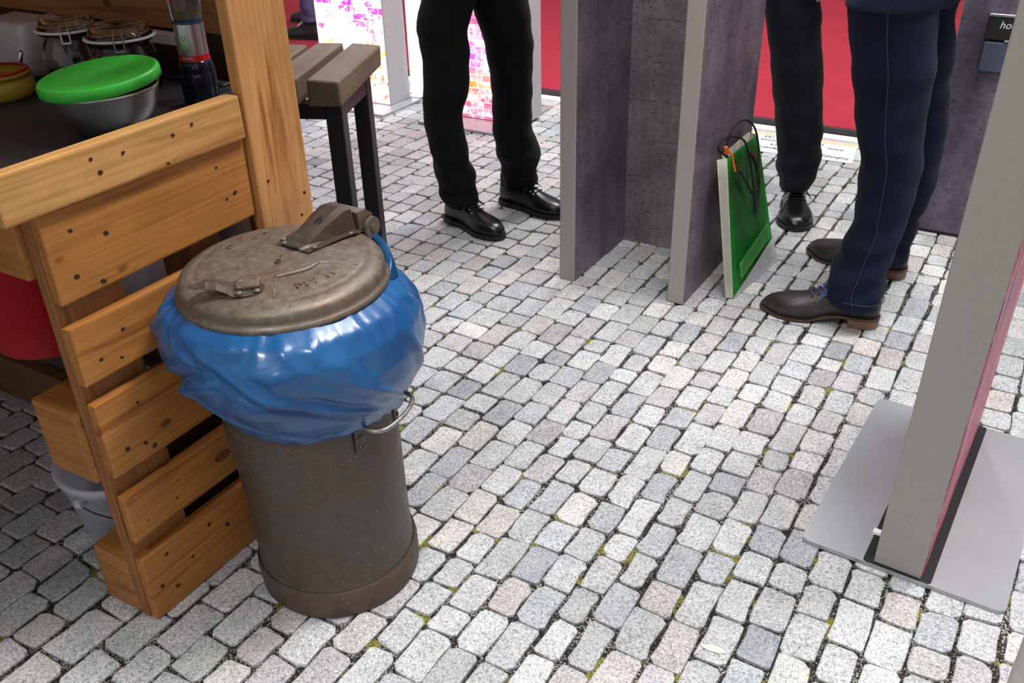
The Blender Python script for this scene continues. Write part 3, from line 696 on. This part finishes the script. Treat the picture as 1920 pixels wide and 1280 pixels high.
# front latch
a_l = math.radians(-118)
lt = bmesh.new(); rows = []
for s_, z, hw in ((0, .002, .020), (.012, .002, .024), (.03, .003, .025), (.042, .0035, .024), (.05, .006, .018), (.062, .012, .016), (.076, .016, .014), (.088, .013, .011), (.098, .014, .006), (.101, .015, .002)):
    rows.append([Vector((s_, -hw, z - (.001 if s_ < .045 else .0)) ), Vector((s_, -hw * .5, z + .001)), Vector((s_, 0, z + .0018)), Vector((s_, hw * .5, z + .001)), Vector((s_, hw, z - (.001 if s_ < .045 else .0)))])
loft(lt, rows, False, False, False); bmesh.ops.solidify(lt, geom=lt.faces[:], thickness=.002)
lx, ly = .044, -.082
LM = Matrix.Translation((lx, ly, .0205)) @ Matrix.Rotation(math.radians(-137), 4, 'Z') @ Matrix.Scale(1.12, 4)
lt.transform(LM); lat = obj('latch', lt, M['lid'], ldo)
bm = bx(.006, .038, -.010, .010, .003, .0095, .003, 2); bm.transform(LM); obj('latch_hump', bm, M['lid'], ldo)
for x, y in ((.01, -.017), (.01, .017), (.034, -.018), (.034, .018)):
    rv = bmesh.new(); lathe(rv, [(.005, 0), (.0045, .002), (.002, .0032), (.0002, .0034)], 12, (x, y, .0035)); rv.transform(LM); obj('rivet', rv, M['lid'], ldo)

# blue bag over the rim
NA, NZ = 220, 46
hemz = {211: .452, 250: .436, 280: .415, 300: .405, 316: .402, 340: .398, 360: .396, 391: .372, 420: .35, 470: .40, 520: .43, 571: .452}
ks = sorted(hemz)
def hem(a):
    d = math.degrees(a) % 360
    if d < 211: d += 360
    for p, q in zip(ks, ks[1:]):
        if p <= d <= q: 
            t_ = (d - p) / (q - p); t_ = t_ * t_ * (3 - 2 * t_); return hemz[p] * (1 - t_) + hemz[q] * t_
    return .43
V, F = [], []
rb = random.Random(3)
folds = [(math.radians(d), z_, s_, am, wd) for d, z_, s_, am, wd in (
    (302, .42, .55, .016, .30), (318, .62, -2.2, -.012, .12), (335, .72, -2.0, .010, .10), (350, .78, -1.8, -.009, .09), (8, .80, -1.5, .010, .08), (25, .6, -.8, .010, .10), (38, .5, .2, -.010, .08), (48, .45, .2, .010, .08),
    (285, .25, 1.6, -.010, .16), (262, .55, 1.3, .011, .16), (240, .7, 1.5, -.012, .14), (225, .35, .8, .010, .10), (212, .5, .3, -.009, .08), (204, .4, -.3, .009, .08), (330, .25, -1.0, .006, .14), (70, .5, .2, .01, .15), (95, .5, -.4, -.01, .15), (120, .5, .4, .01, .15), (150, .5, -.3, -.008, .12), (300, .9, -2.6, .008, .10), (315, .95, -2.6, -.006, .08))]
folds += [(rb.uniform(0, 2 * PI), .06, rb.uniform(-1.2, 1.2), rb.uniform(.004, .010) * rb.choice((-1, 1)), rb.uniform(.035, .07)) for _ in range(26)]
for i in range(NA):
    a = 2 * PI * i / NA; hz_ = hem(a)
    for j in range(NZ):
        u = j / (NZ - 1)
        z = .617 * (1 - u) + hz_ * u
        pr = [(0, .160), (.03, .172), (.10, .196), (.25, .213), (.45, .216), (.62, .208), (.80, .19), (.93, .172), (1, .164)]
        for p, q in zip(pr, pr[1:]):
            if p[0] <= u <= q[0]: r = p[1] + (q[1] - p[1]) * (u - p[0]) / (q[0] - p[0]); break
        env = math.sin(PI * min(1, u * 1.08 + .04)) ** .6 if u < .9 else .45
        dsp = 0
        for fa, fu, fs, am, wd in folds:
            d = (a - fa + fs * (u - fu) + PI) % (2 * PI) - PI
            fade = math.exp(-((u - fu) / (.42 if fu > .1 else .16)) ** 2)
            dsp += am * fade * max(0, 1 - abs(d) / wd)
        dsp += .003 * mnoise.noise(Vector((math.cos(a) * 3, math.sin(a) * 3, z * 10)))
        topf = max(0, 1 - u / .22); dsp += .002 * topf * math.sin(a * 38 + 3 * math.sin(a * 5)) 
        r += dsp * env
        z += .0016 * math.sin(a * 31) * (1 if u > .95 else 0)
        x = .195 + LX * z / .6 + r * math.cos(a); y = .288 + LY * z / .6 + r * math.sin(a)
        if x < .0165 and y > .36: x = .0165 + (x - .0165) * .02
        if x < .0035: x = .0035 + (x - .0035) * .02
        V.append((x, y, z))
for i in range(NA):
    for j in range(NZ - 1):
        i2 = (i + 1) % NA; F.append((i * NZ + j, i2 * NZ + j, i2 * NZ + j + 1, i * NZ + j + 1))
bg_ = obj('bin_bag', (V, F), M['bag'], None, True); tag(bg_, 'glossy blue plastic bin bag folded over the rim of the metal trash can', 'bin bag')
sm = bg_.modifiers.new('s', 'SOLIDIFY'); sm.thickness = .0012; sm.offset = 1
# strip of bag squeezed out beside the hinge
bm = bmesh.new(); rows = []
for t_, (r, z, wz) in zip((66, 58, 50, 42, 34, 28), ((.168, .650, .006), (.171, .645, .012), (.175, .637, .014), (.177, .626, .013), (.172, .612, .010), (.160, .598, .006))):
    c_, s_ = math.cos(math.radians(t_)), math.sin(math.radians(t_)); wob = .003 * math.sin(t_ * .7)
    rows.append([Vector((.195 + LX + c_ * (r + q * .5 + wob), .288 + LY + s_ * (r + q * .5 + wob), z + dz * wz)) for q, dz in ((-.010, -.4), (0, .5), (.010, .2), (.02, -1.2), (.026, -3))])
loft(bm, rows, False, False, False); bmesh.ops.solidify(bm, geom=bm.faces[:], thickness=.001)
obj('bunched_edge', bm, M['bag'], bg_, True)

# ------------------------------------------------------------------ beam table
TB = math.radians(23.5)
bt_ = thing('beam_table', 'small table of thick weathered wooden beams on a black square steel frame', 'table', (-.232, .872, 0), TB)
for i, w_ in enumerate((.0, -.098, -.19, -.285)):
    bm = bx(w_ - .038, w_ + .038, -.02 + (.01 if i % 2 else 0), .345 + (.012 if i == 1 else 0), .705, .763, .007, 3, jit=.003, rnd=rnd)
    for v_ in bm.verts: v_.co += Vector((mnoise.noise(v_.co * 25) * .003, mnoise.noise(v_.co * 18 + Vector((5, 1, 1))) * .003, mnoise.noise(v_.co * 31 + Vector((9, 1, 1))) * .002))
    obj('beam', bm, M['bread'], bt_)
for x, y in ((.012, .02), (.012, .235), (-.30, .02), (-.30, .235)):
    obj('leg', bx(x - .02, x + .02, y - .02, y + .02, 0, .7045, .002, 1), M['blacksteel'], bt_)
for y in (.02, .235): obj('cross_bar', bx(-.2798, -.0082, y - .018, y + .018, .668, .7045, .002, 1), M['blacksteel'], bt_)
for x in (.012, -.30): obj('side_bar', bx(x - .018, x + .018, .0402, .2148, .668, .7045, .002, 1), M['blacksteel'], bt_)

# ------------------------------------------------------------------ carrier bag
cb = thing('carrier_bag', 'glossy green and cream paper carrier bag with black cord handles leaning on a panel', 'bag', (.46, 1.87, 0))
def quad_sheet(name, pts, mat, th=.0012, nu=8, nv=8, wav=0):
    a, b_, c_, d = [Vector(p) - Vector((.46, 1.87, 0)) for p in pts]; bm = bmesh.new(); G_ = []
    for i in range(nu + 1):
        row = []
        for j in range(nv + 1):
            u, v_ = i / nu, j / nv; p = a.lerp(b_, u).lerp(d.lerp(c_, u), v_)
            p.x += wav * math.sin(u * 5 + v_ * 3) * math.sin(v_ * PI) ; row.append(bm.verts.new(p))
        G_.append(row)
    for i in range(nu):
        for j in range(nv): bm.faces.new((G_[i][j], G_[i + 1][j], G_[i + 1][j + 1], G_[i][j + 1]))
    bmesh.ops.solidify(bm, geom=bm.faces[:], thickness=th)
    return obj(name, bm, mat, cb, True)
quad_sheet('front_panel', [(.500, 1.708, .004), (.512, 2.02, .075), (.432, 2.01, .405), (.432, 1.735, .414)], M['greenbag'], wav=.0015)
quad_sheet('pale_green_band', [(.5075, 1.745, .05), (.515, 1.985, .098), (.503, 1.985, .145), (.497, 1.745, .10)], plain('light_green_print', (.10, .46, .10), .28), th=.0006)
quad_sheet('back_panel', [(.480, 1.70, .002), (.49, 2.01, .04), (.395, 2.045, .398), (.395, 1.80, .40)], M['paper'], wav=.002)
quad_sheet('side_gusset', [(.480, 1.70, .002), (.500, 1.708, .004), (.432, 1.735, .414), (.410, 1.715, .412)], M['paper'])
quad_sheet('side_gusset', [(.395, 1.80, .399), (.410, 1.717, .411), (.470, 1.70, .06), (.474, 1.72, .05)], M['paper'])
quad_sheet('bottom_panel', [(.503, 1.71, .001), (.535, 2.03, .002), (.515, 2.022, .078), (.5015, 1.712, .006)], M['white'])
quad_sheet('inner_panel', [(.432, 1.99, .30), (.415, 2.03, .30), (.397, 2.04, .397), (.43, 2.008, .404)], M['paper'])
for pts in ([(.437, 1.80, .385), (.405, 1.735, .435), (.415, 1.765, .462), (.445, 1.83, .44), (.462, 1.865, .36), (.476, 1.89, .26), (.482, 1.90, .20), (.478, 1.93, .21), (.466, 1.965, .27), (.449, 1.955, .34), (.441, 1.90, .385)],
            [(.40, 1.83, .385), (.397, 1.84, .44), (.41, 1.88, .475), (.43, 1.925, .465), (.447, 1.95, .42), (.462, 1.945, .34), (.474, 1.90, .26), (.467, 1.85, .30), (.452, 1.80, .36)]):
    obj('cord_handle', tube(bmesh.new(), [p - Vector((.46, 1.87, 0)) for p in spline(pts, 6)], .0032, 8), M['cord'], cb, True)
pn = thing('pen', 'orange pen clipped into the top of the green carrier bag', 'pen', (.43, 1.775, .36))
obj('barrel', tube(bmesh.new(), [(.013, .01, .002), (.002, .0, .052)], .0035, 8), M['orange'], pn); obj('head', tube(bmesh.new(), [(-.010, -.012, .055), (-.012, -.016, .078)], [.0055, .0062], 10), M['orange'], pn)
obj('clip', tube(bmesh.new(), [(.002, .0, .052), (-.004, -.006, .062), (-.010, -.012, .066)], .0028, 8), M['orange'], pn)

# ------------------------------------------------------------------ people
UX, UY = Vector((.858, .513, 0)), Vector((-.513, .858, 0))
def leg_mesh(bm, rows, dr=1.12, seed=0, hem_=.0):
    rows = sorted(rows, key=lambda q: -q[2]); P = spline([(x, y, z) for x, y, z, r in rows], 5)
    Rr = spline([(r, 0, 0) for x, y, z, r in rows], 5); rings = []
    for i, (p, q) in enumerate(zip(P, Rr)):
        n_ = 28; low = max(0, 1 - abs(p.z - .12) / .2)
        rg = []
        for k_ in range(n_):
            t_ = 2 * PI * k_ / n_; d = UX * math.cos(t_) + UY * math.sin(t_) * dr
            a = mnoise.noise(Vector((math.cos(t_) * 1.3 + seed, math.sin(t_) * 1.3, p.z * 14))) * (.005 + .008 * low)
            a += .004 * (low + .25) * math.sin(p.z * 75 + 2.2 * math.cos(t_ + seed))
            rg.append(p + d * (q.x + a))
        rings.append(rg)
    rings.append([rings[-1][i].lerp(P[-1], .12) + Vector((0, 0, .006)) for i in range(28)])
    rings.append([rings[-1][i] + Vector((0, 0, .06)) for i in range(28)])
    return loft(bm, rings, False, True)
def trousers(par, legA, legB, mat, hipc, facing, seed=0, hh=.93):
    bm = bmesh.new(); fx = Vector((math.cos(facing), math.sin(facing), 0)); sx_ = Vector((-math.sin(facing), math.cos(facing), 0))
    tops = []
    for L_, s_ in ((legA, 1), (legB, -1)):
        top = max(L_, key=lambda q: q[2]); v0 = Vector(top[:3])
        side = 1 if (v0 - Vector(hipc)).dot(sx_) > 0 else -1
        h_ = Vector((hipc[0], hipc[1], .86)) + sx_ * side * .075
        ext = [(h_.x, h_.y, .86, .095)] if top[2] < .8 else [(h_.x, h_.y, .96, .1)]
        leg_mesh(bm, ext + list(L_), 1.12, seed + s_)
    c = Vector((hipc[0], hipc[1], 0))
    loft(bm, [ring(c + Vector((0, 0, z)), fx, sx_, a, b_, 28) for z, a, b_ in ((.83, .07, .10), (.86, .105, .15), (.90, .125, .175), (.95, .115, .17), (1.02, .105, .155))])
    return obj('trousers', bm, mat, par, True)
def body(par, hipc, facing, ankles, shirt, paths=()):
    me = bpy.data.meshes.new('body'); c = Vector(hipc); fx = Vector((math.cos(facing), math.sin(facing), 0)); sx_ = Vector((-math.sin(facing), math.cos(facing), 0))
    V_, E_, R_ = [], [], []
    def add(p, r, to=None):
        V_.append(p); R_.append(r)
        if to is not None: E_.append((to, len(V_) - 1))
        return len(V_) - 1
    Z = lambda z: Vector((c.x, c.y, z))
    p = add(Z(.95), .10); a = add(Z(1.12), .105, p); b_ = add(Z(1.32), .12, a); n_ = add(Z(1.46), .055, b_); h_ = add(Z(1.56) + fx * .01, .065, n_); h2 = add(Z(1.64) + fx * .015, .085, h_); add(Z(1.71) + fx * .01, .06, h2)
    for s_ in (-1, 1):
        sh = add(Z(1.38) + sx_ * s_ * .17, .052, b_); el = add(Z(1.13) + sx_ * s_ * .23 - fx * .02, .04, sh); wr = add(Z(1.1) + sx_ * s_ * .12 + fx * .2, .027, el)
        pm = add(Z(1.1) + sx_ * s_ * .09 + fx * .26, .03, wr)
        for q in range(4): add(V_[pm] + fx * (.075 - .006 * abs(q - 1.5)) + Vector((0, 0, -.03 + .02 * q)), .008, pm)
        add(V_[pm] + fx * .03 + Vector((0, 0, .05)), .01, pm)
        hp_ = add(Z(.88) + sx_ * s_ * .085, .07, p)
        an = min(ankles, key=lambda q: -s_ * (Vector((q[0], q[1], 0)) - c).dot(sx_)); av = Vector((an[0], an[1], .09))
        pth = min(paths, key=lambda L_: (Vector((L_[-1][0], L_[-1][1], 0)) - Vector((av.x, av.y, 0))).length); q_ = hp_
        for P_ in sorted(pth, key=lambda t_: -t_[2])[1::2]:
            if P_[2] < .76: q_ = add(Vector(P_[:3]), P_[3] * .55, q_)
    me.from_pydata(V_, E_, []); o_ = bpy.data.objects.new('body', me); C.objects.link(o_); o_.parent = par
    md = o_.modifiers.new('skin', 'SKIN'); sv = me.skin_vertices[0].data
    for i, r in enumerate(R_): sv[i].radius = (r, r)
    sv[0].use_root = True
    ss = o_.modifiers.new('sub', 'SUBSURF'); ss.levels = 1; ss.render_levels = 1
    me.materials.append(M['skin'])
    bm = bmesh.new(); loft(bm, [ring(Z(z), fx, sx_, q, w_, 24) for z, q, w_ in ((.9, .135, .19), (1.05, .13, .175), (1.2, .13, .185), (1.34, .125, .205), (1.42, .1, .17), (1.475, .065, .075))], False, False)
    for s_ in (-1, 1):
        pts = [Z(1.40) + sx_ * s_ * .14, Z(1.37) + sx_ * s_ * .185, Z(1.13) + sx_ * s_ * .235 - fx * .02, Z(1.1) + sx_ * s_ * .13 + fx * .18]
        tube(bm, spline(pts, 4), [.065] * 5 + [.055] * 4 + [.045] * 4, 14)
    obj('jacket', bm, shirt, par, True)
    bm = bmesh.new(); loft(bm, [ring(Z(z) + fx * o2, fx, sx_, q, w_, 20) for z, o2, q, w_ in ((1.6, -.045, .06, .085), (1.66, -.01, .105, .092), (1.72, .005, .105, .085), (1.765, .005, .075, .06), (1.785, .005, .03, .025))]); obj('hair', bm, M['hair'], par, True)
def shoe(par, heel, toe, mats, hw=.05, boot=False, pointy=False, heelh=.0, laces='lace_black', top=.1):
    up_, so, wl = mats; heel = Vector((*heel, 0)); toe = Vector((*toe, 0)); L_ = (toe - heel).length; ang = math.atan2((toe - heel).y, (toe - heel).x)
    mx = Matrix.Translation(heel) @ Matrix.Rotation(ang, 4, 'Z')
    def hwid(u):
        pts = [(0, .012), (.015, .38), (.06, .62), (.15, .70), (.35, .66), (.5, .78), (.68, 1.0), (.8, .95), (.9, .72 if not pointy else .58), (.96, .48 if not pointy else .34), (.99, .25 if not pointy else .16), (1, .02)]
        for p, q in zip(pts, pts[1:]):
            if p[0] <= u <= q[0]: return hw * (p[1] + (q[1] - p[1]) * (u - p[0]) / (q[0] - p[0]))
        return .001
    us = [0, .008, .02, .05, .1, .17, .25, .33, .42, .5, .58, .66, .74, .82, .88, .93, .965, .985, 1]
    def outline(g): 
        return [(u * L_ + g * (2 * u - 1), hwid(u) + g) for u in us], [(u * L_ + g * (2 * u - 1), -hwid(u) - g) for u in us[::-1]]
    def slab(z0, z1, g, u1=1.0, u0=0.0):
        A, B = [], []
        for u in us:
            if u0 <= u <= u1: A.append((u * L_ + g * (2 * u - 1), hwid(u) + g)); B.append((u * L_ + g * (2 * u - 1), -hwid(u) - g))
        return prism(bmesh.new(), A[::-1] + B, z0, z1)
    sole_t = .012 if not boot else .018; z0 = heelh
    s1 = slab(0 if not heelh else heelh * .0 + .0, z0 + sole_t, .002) if not heelh else None
    if heelh:   # welted sole rising to a block heel
        bm = bmesh.new(); rings = []
        for u in us:
            zb = .001 + (heelh if u < .38 else heelh * max(0, 1 - (u - .38) / .2)) * (1 if u < .8 else 1) + max(0, u - .85) * .06
            w_ = hwid(u) + .003; x = u * L_ + .003 * (2 * u - 1); rings.append([Vector((x, -w_, zb)), Vector((x, w_, zb)), Vector((x, w_, zb + .008)), Vector((x, -w_, zb + .008))])
        loft(bm, rings); s1 = bm
    s1.transform(mx)
    # upper
    bm = bmesh.new(); rings = []
    for u in us:
        w_ = max(.001, hwid(u)); zb = sole_t if not heelh else (.009 + (heelh if u < .38 else heelh * max(0, 1 - (u - .38) / .2)) + max(0, u - .85) * .06)
        hts = [(0, top * .75), (.03, top), (.25, top * 1.02), (.36, top * .95), (.5, top * .78), (.62, top * .6), (.75, top * .5), (.88, top * .42), (.95, top * .33), (1, .012)]
        for p, q in zip(hts, hts[1:]):
            if p[0] <= u <= q[0]: h_ = p[1] + (q[1] - p[1]) * (u - p[0]) / (q[0] - p[0]); break
        h_ = max(.008, h_ - zb + .012)
        rg = []
        for k_ in range(13):
            t_ = PI * k_ / 12; c_ = math.cos(t_); s_ = math.sin(t_)
            taper = 1 - (.38 if u < .45 else .38 * max(0, 1 - (u - .45) / .3)) * s_ ** 1.5
            rg.append(Vector((u * L_, math.copysign(abs(c_) ** .75, c_) * w_ * taper, zb + h_ * s_ ** .8)))
        rings.append(rg)
    loft(bm, rings); bm.transform(mx)
    s_obj = obj('shoe', bm, M[up_], par, True)
    obj('sole', s1, M[wl if heelh else so], s_obj)
    if heelh:
        h2 = slab(0, heelh + .001, .002, .27); h2.transform(mx); obj('heel', h2, M[so], s_obj)
    elif boot:
        h2 = slab(.0, .02, .0035, .28); h2.transform(mx); obj('heel', h2, M[so], s_obj)
    def hgt(u):
        hts = [(0, top * .75), (.03, top), (.25, top * 1.02), (.36, top * .95), (.5, top * .78), (.62, top * .6), (.75, top * .5), (.88, top * .42), (.95, top * .33), (1, .012)]
        for p, q in zip(hts, hts[1:]):
            if p[0] <= u <= q[0]: return p[1] + (q[1] - p[1]) * (u - p[0]) / (q[0] - p[0]) + .012
    lc = bmesh.new()
    for i in range(4):
        u = .42 + i * .05; z_ = hgt(u) + .001; wv = hw * (.30 + .05 * i)
        tube(lc, spline([(u * L_, -wv, z_ - .005), (u * L_ + .006, 0, z_ + .0015), (u * L_, wv, z_ - .005)], 3), .0019, 6)
    for s_ in (-1, 1):
        z_ = hgt(.42) + .004
        tube(lc, spline([(.41 * L_, 0, z_), (.43 * L_, s_ * .022, z_ + .006), (.47 * L_, s_ * .040, z_ - .018), (.45 * L_, s_ * .034, z_ - .016), (.41 * L_, 0, z_)], 4), .0017, 6)
        tube(lc, spline([(.41 * L_, 0, z_), (.46 * L_, s_ * .028, z_ - .004), (.50 * L_, s_ * .05, z_ - .03)], 4), .0016, 6)
    lc.transform(mx); obj('laces', lc, M[laces], s_obj)
    ey = bmesh.new()
    for i in range(4):
        for s_ in (-1, 1):
            u = .42 + i * .05; z_ = hgt(u) - .005; wv = hw * (.36 + .05 * i)
            lathe(ey, [(.0035, -.002), (.0035, .0012), (.0022, .002), (.0018, .0)], 8, (u * L_, s_ * wv, z_))
    ey.transform(mx); obj('eyelets', ey, M['silver'] if laces != 'lace_blue' else M['leather2'], s_obj)['kind'] = 'stuff'
    # toe-cap seam / facing seam
    sm_ = bmesh.new(); seam = []
    for k_ in range(2, 11):
        t_ = PI * k_ / 12; seam.append((.56 * L_ - .03 * L_ * math.sin(t_), math.cos(t_) * hwid(.56) * .97, (.012 if not heelh else .02) + top * .62 * math.sin(t_) ** .8 + .0012))
    tube(sm_, seam, .0011, 5); sm_.transform(mx); obj('vamp_seam', sm_, M[up_], s_obj)
    return s_obj
M1A = [(-0.567, 1.821, 0.686, 0.085), (-0.568, 1.818, 0.632, 0.08), (-0.564, 1.818, 0.57, 0.077), (-0.568, 1.81, 0.463, 0.075), (-0.577, 1.803, 0.411, 0.067), (-0.576, 1.8, 0.351, 0.066), (-0.567, 1.803, 0.298, 0.066), (-0.556, 1.806, 0.208, 0.064), (-0.541, 1.812, 0.145, 0.064), (-0.534, 1.815, 0.102, 0.064), (-0.53, 1.816, 0.075, 0.056)]
M1B = [(-0.456, 1.99, 0.72, 0.094), (-0.441, 2.008, 0.611, 0.084), (-0.438, 2.012, 0.572, 0.081), (-0.437, 2.018, 0.5, 0.074), (-0.438, 2.022, 0.44, 0.071), (-0.444, 2.027, 0.32, 0.068), (-0.44, 2.035, 0.249, 0.075), (-0.43, 2.043, 0.207, 0.079), (-0.432, 2.046, 0.166, 0.067), (-0.432, 2.049, 0.114, 0.068), (-0.443, 2.045, 0.078, 0.061)]
M2A = [(0.375, 2.418, 0.751, 0.09), (0.386, 2.42, 0.669, 0.089), (0.391, 2.421, 0.628, 0.084), (0.407, 2.427, 0.564, 0.082), (0.419, 2.431, 0.495, 0.083), (0.435, 2.436, 0.4, 0.08), (0.448, 2.439, 0.317, 0.078), (0.458, 2.441, 0.23, 0.075), (0.459, 2.438, 0.171, 0.066), (0.462, 2.436, 0.098, 0.053)]
M3A = [(0.795, 1.76, 0.856, 0.107), (0.795, 1.759, 0.836, 0.103), (0.803, 1.76, 0.78, 0.1), (0.819, 1.764, 0.7, 0.096), (0.828, 1.763, 0.618, 0.087), (0.84, 1.763, 0.535, 0.081), (0.854, 1.767, 0.47, 0.075), (0.857, 1.763, 0.395, 0.072), (0.858, 1.758, 0.323, 0.067), (0.855, 1.752, 0.286, 0.066), (0.844, 1.741, 0.233, 0.069), (0.834, 1.73, 0.169, 0.07), (0.826, 1.722, 0.126, 0.074), (0.838, 1.724, 0.066, 0.064)]
M3B = [(0.823, 1.957, 0.826, 0.089), (0.84, 1.982, 0.719, 0.086), (0.847, 2.0, 0.62, 0.08), (0.856, 2.011, 0.578, 0.08), (0.865, 2.027, 0.501, 0.08), (0.867, 2.04, 0.412, 0.076), (0.87, 2.058, 0.293, 0.07), (0.86, 2.063, 0.211, 0.062), (0.858, 2.067, 0.166, 0.061), (0.851, 2.072, 0.095, 0.058), (0.85, 2.079, 0.05, 0.056)]
p1 = thing('person', 'person in black trousers and polished black lace-up boots, between table and panels', 'person', (0, 0, 0))
trousers(p1, M1A, M1B, M['trouser'], (-.5, 1.92, 0), -.15, 0)
body(p1, (-.5, 1.92, 0), -.15, [(-.54, 1.81), (-.44, 2.04)], M['jacket'], (M1A, M1B))
shoe(p1, (-.605, 1.832), (-.328, 1.752), ('leather', 'rubber', 'rubber'), .051, True, top=.098)
shoe(p1, (-.515, 2.055), (-.225, 2.020), ('leather', 'rubber', 'rubber'), .051, True, top=.098)
p2 = thing('person', 'person in dark navy trousers with a black shoe pointing forward, behind the carrier bag', 'person', (0, 0, 0))
M2B = [(x + .30, y - .03, z, r) for x, y, z, r in M2A]
M2B = [(x + .04 * (z / .75), y + .0, z, r * .95) for x, y, z, r in M2B]
trousers(p2, M2A, M2B, M['trouser2'], (.56, 2.44, 0), -1.2, 3)
body(p2, (.56, 2.44, 0), -1.2, [(.46, 2.44), (.76, 2.41)], M['jacket'], (M2A, M2B))
shoe(p2, (.438, 2.535), (.522, 2.275), ('leather', 'rubber', 'rubber'), .060, True, top=.095)
shoe(p2, (.745, 2.46), (.80, 2.19), ('leather', 'rubber', 'rubber'), .05, True, top=.09)
p3 = thing('person', 'person in dark blue jeans and brown-black pointed shoes with blue laces', 'person', (0, 0, 0))
trousers(p3, M3A, M3B, M['jeans'], (.84, 1.88, 0), PI - .03, 8)
body(p3, (.84, 1.88, 0), PI - .03, [(.83, 1.73), (.85, 2.07)], M['jacket'], (M3A, M3B))
shoe(p3, (.905, 1.742), (.588, 1.690), ('leather2', 'tan', 'welt'), .05, False, True, .024, 'lace_blue', .105)
shoe(p3, (.912, 2.085), (.600, 2.135), ('leather2', 'tan', 'welt'), .05, False, True, .024, 'lace_blue', .105)
bm = bmesh.new()
rr_ = sorted(M3A, key=lambda q: -q[2]); cam2 = Vector((1.199, -.678, 0))
seam = []
for x, y, z, r in rr_:
    d = (cam2 - Vector((x, y, 0))).normalized(); seam.append(Vector((x, y, z)) + d * (r * 1.13 + .004) - UX * (r * .08 if z > .3 else -.0))
tube(bm, spline(seam, 4), .0012, 5); obj('outer_seam', bm, M['stitch'], p3)
bm = bmesh.new(); hr = []
for i in range(25):
    t_ = 2 * PI * i / 24; d = UX * math.cos(t_) + UY * math.sin(t_) * 1.12
    hr.append(Vector((.836, 1.7235, .092)) + d * .0735 + Vector((0, 0, .006 * math.cos(t_ + 2))))
tube(bm, hr, .0013, 5); obj('hem_stitch', bm, M['stitch'], p3)
p4 = thing('person', 'person in pale jeans and grey sneakers with white laces on the red platform', 'person', (0, 0, .03))
ML = [(-2.93, 3.81, .75, .085), (-2.96, 3.80, .45, .065), (-2.97, 3.79, .2, .06), (-2.96, 3.79, .11, .055)]
MR = [(-3.03, 4.08, .75, .085), (-3.13, 4.14, .45, .065), (-3.22, 4.18, .2, .06), (-3.23, 4.18, .11, .055)]
trousers(p4, ML, MR, M['denim'], (-2.93, 3.95, 0), PI, 12)
body(p4, (-2.93, 3.95, 0), PI, [(-2.96, 3.79), (-3.23, 4.18)], M['jacket'], (ML, MR))
shoe(p4, (-2.90, 3.79), (-3.175, 3.755), ('suede', 'rubber', 'rubber'), .05, True, False, 0, 'lace_white', .105)
shoe(p4, (-3.20, 4.20), (-3.50, 4.16), ('suede', 'rubber', 'rubber'), .05, True, False, 0, 'lace_white', .105)

for o in list(C.objects):
    if o.parent is None:
        g = {'person': 'people standing around the stands', 'glass_jar': 'clip-top glass jars on the bar counter', 'light_box': 'glowing printed light boxes',
             'display_wall': 'concrete-print display panels', 'bucket': 'plastic buckets at the bar', 'display_stand': 'grey-edged display stands at the right'}.get(o.name.split('.')[0])
        if g: o['group'] = g
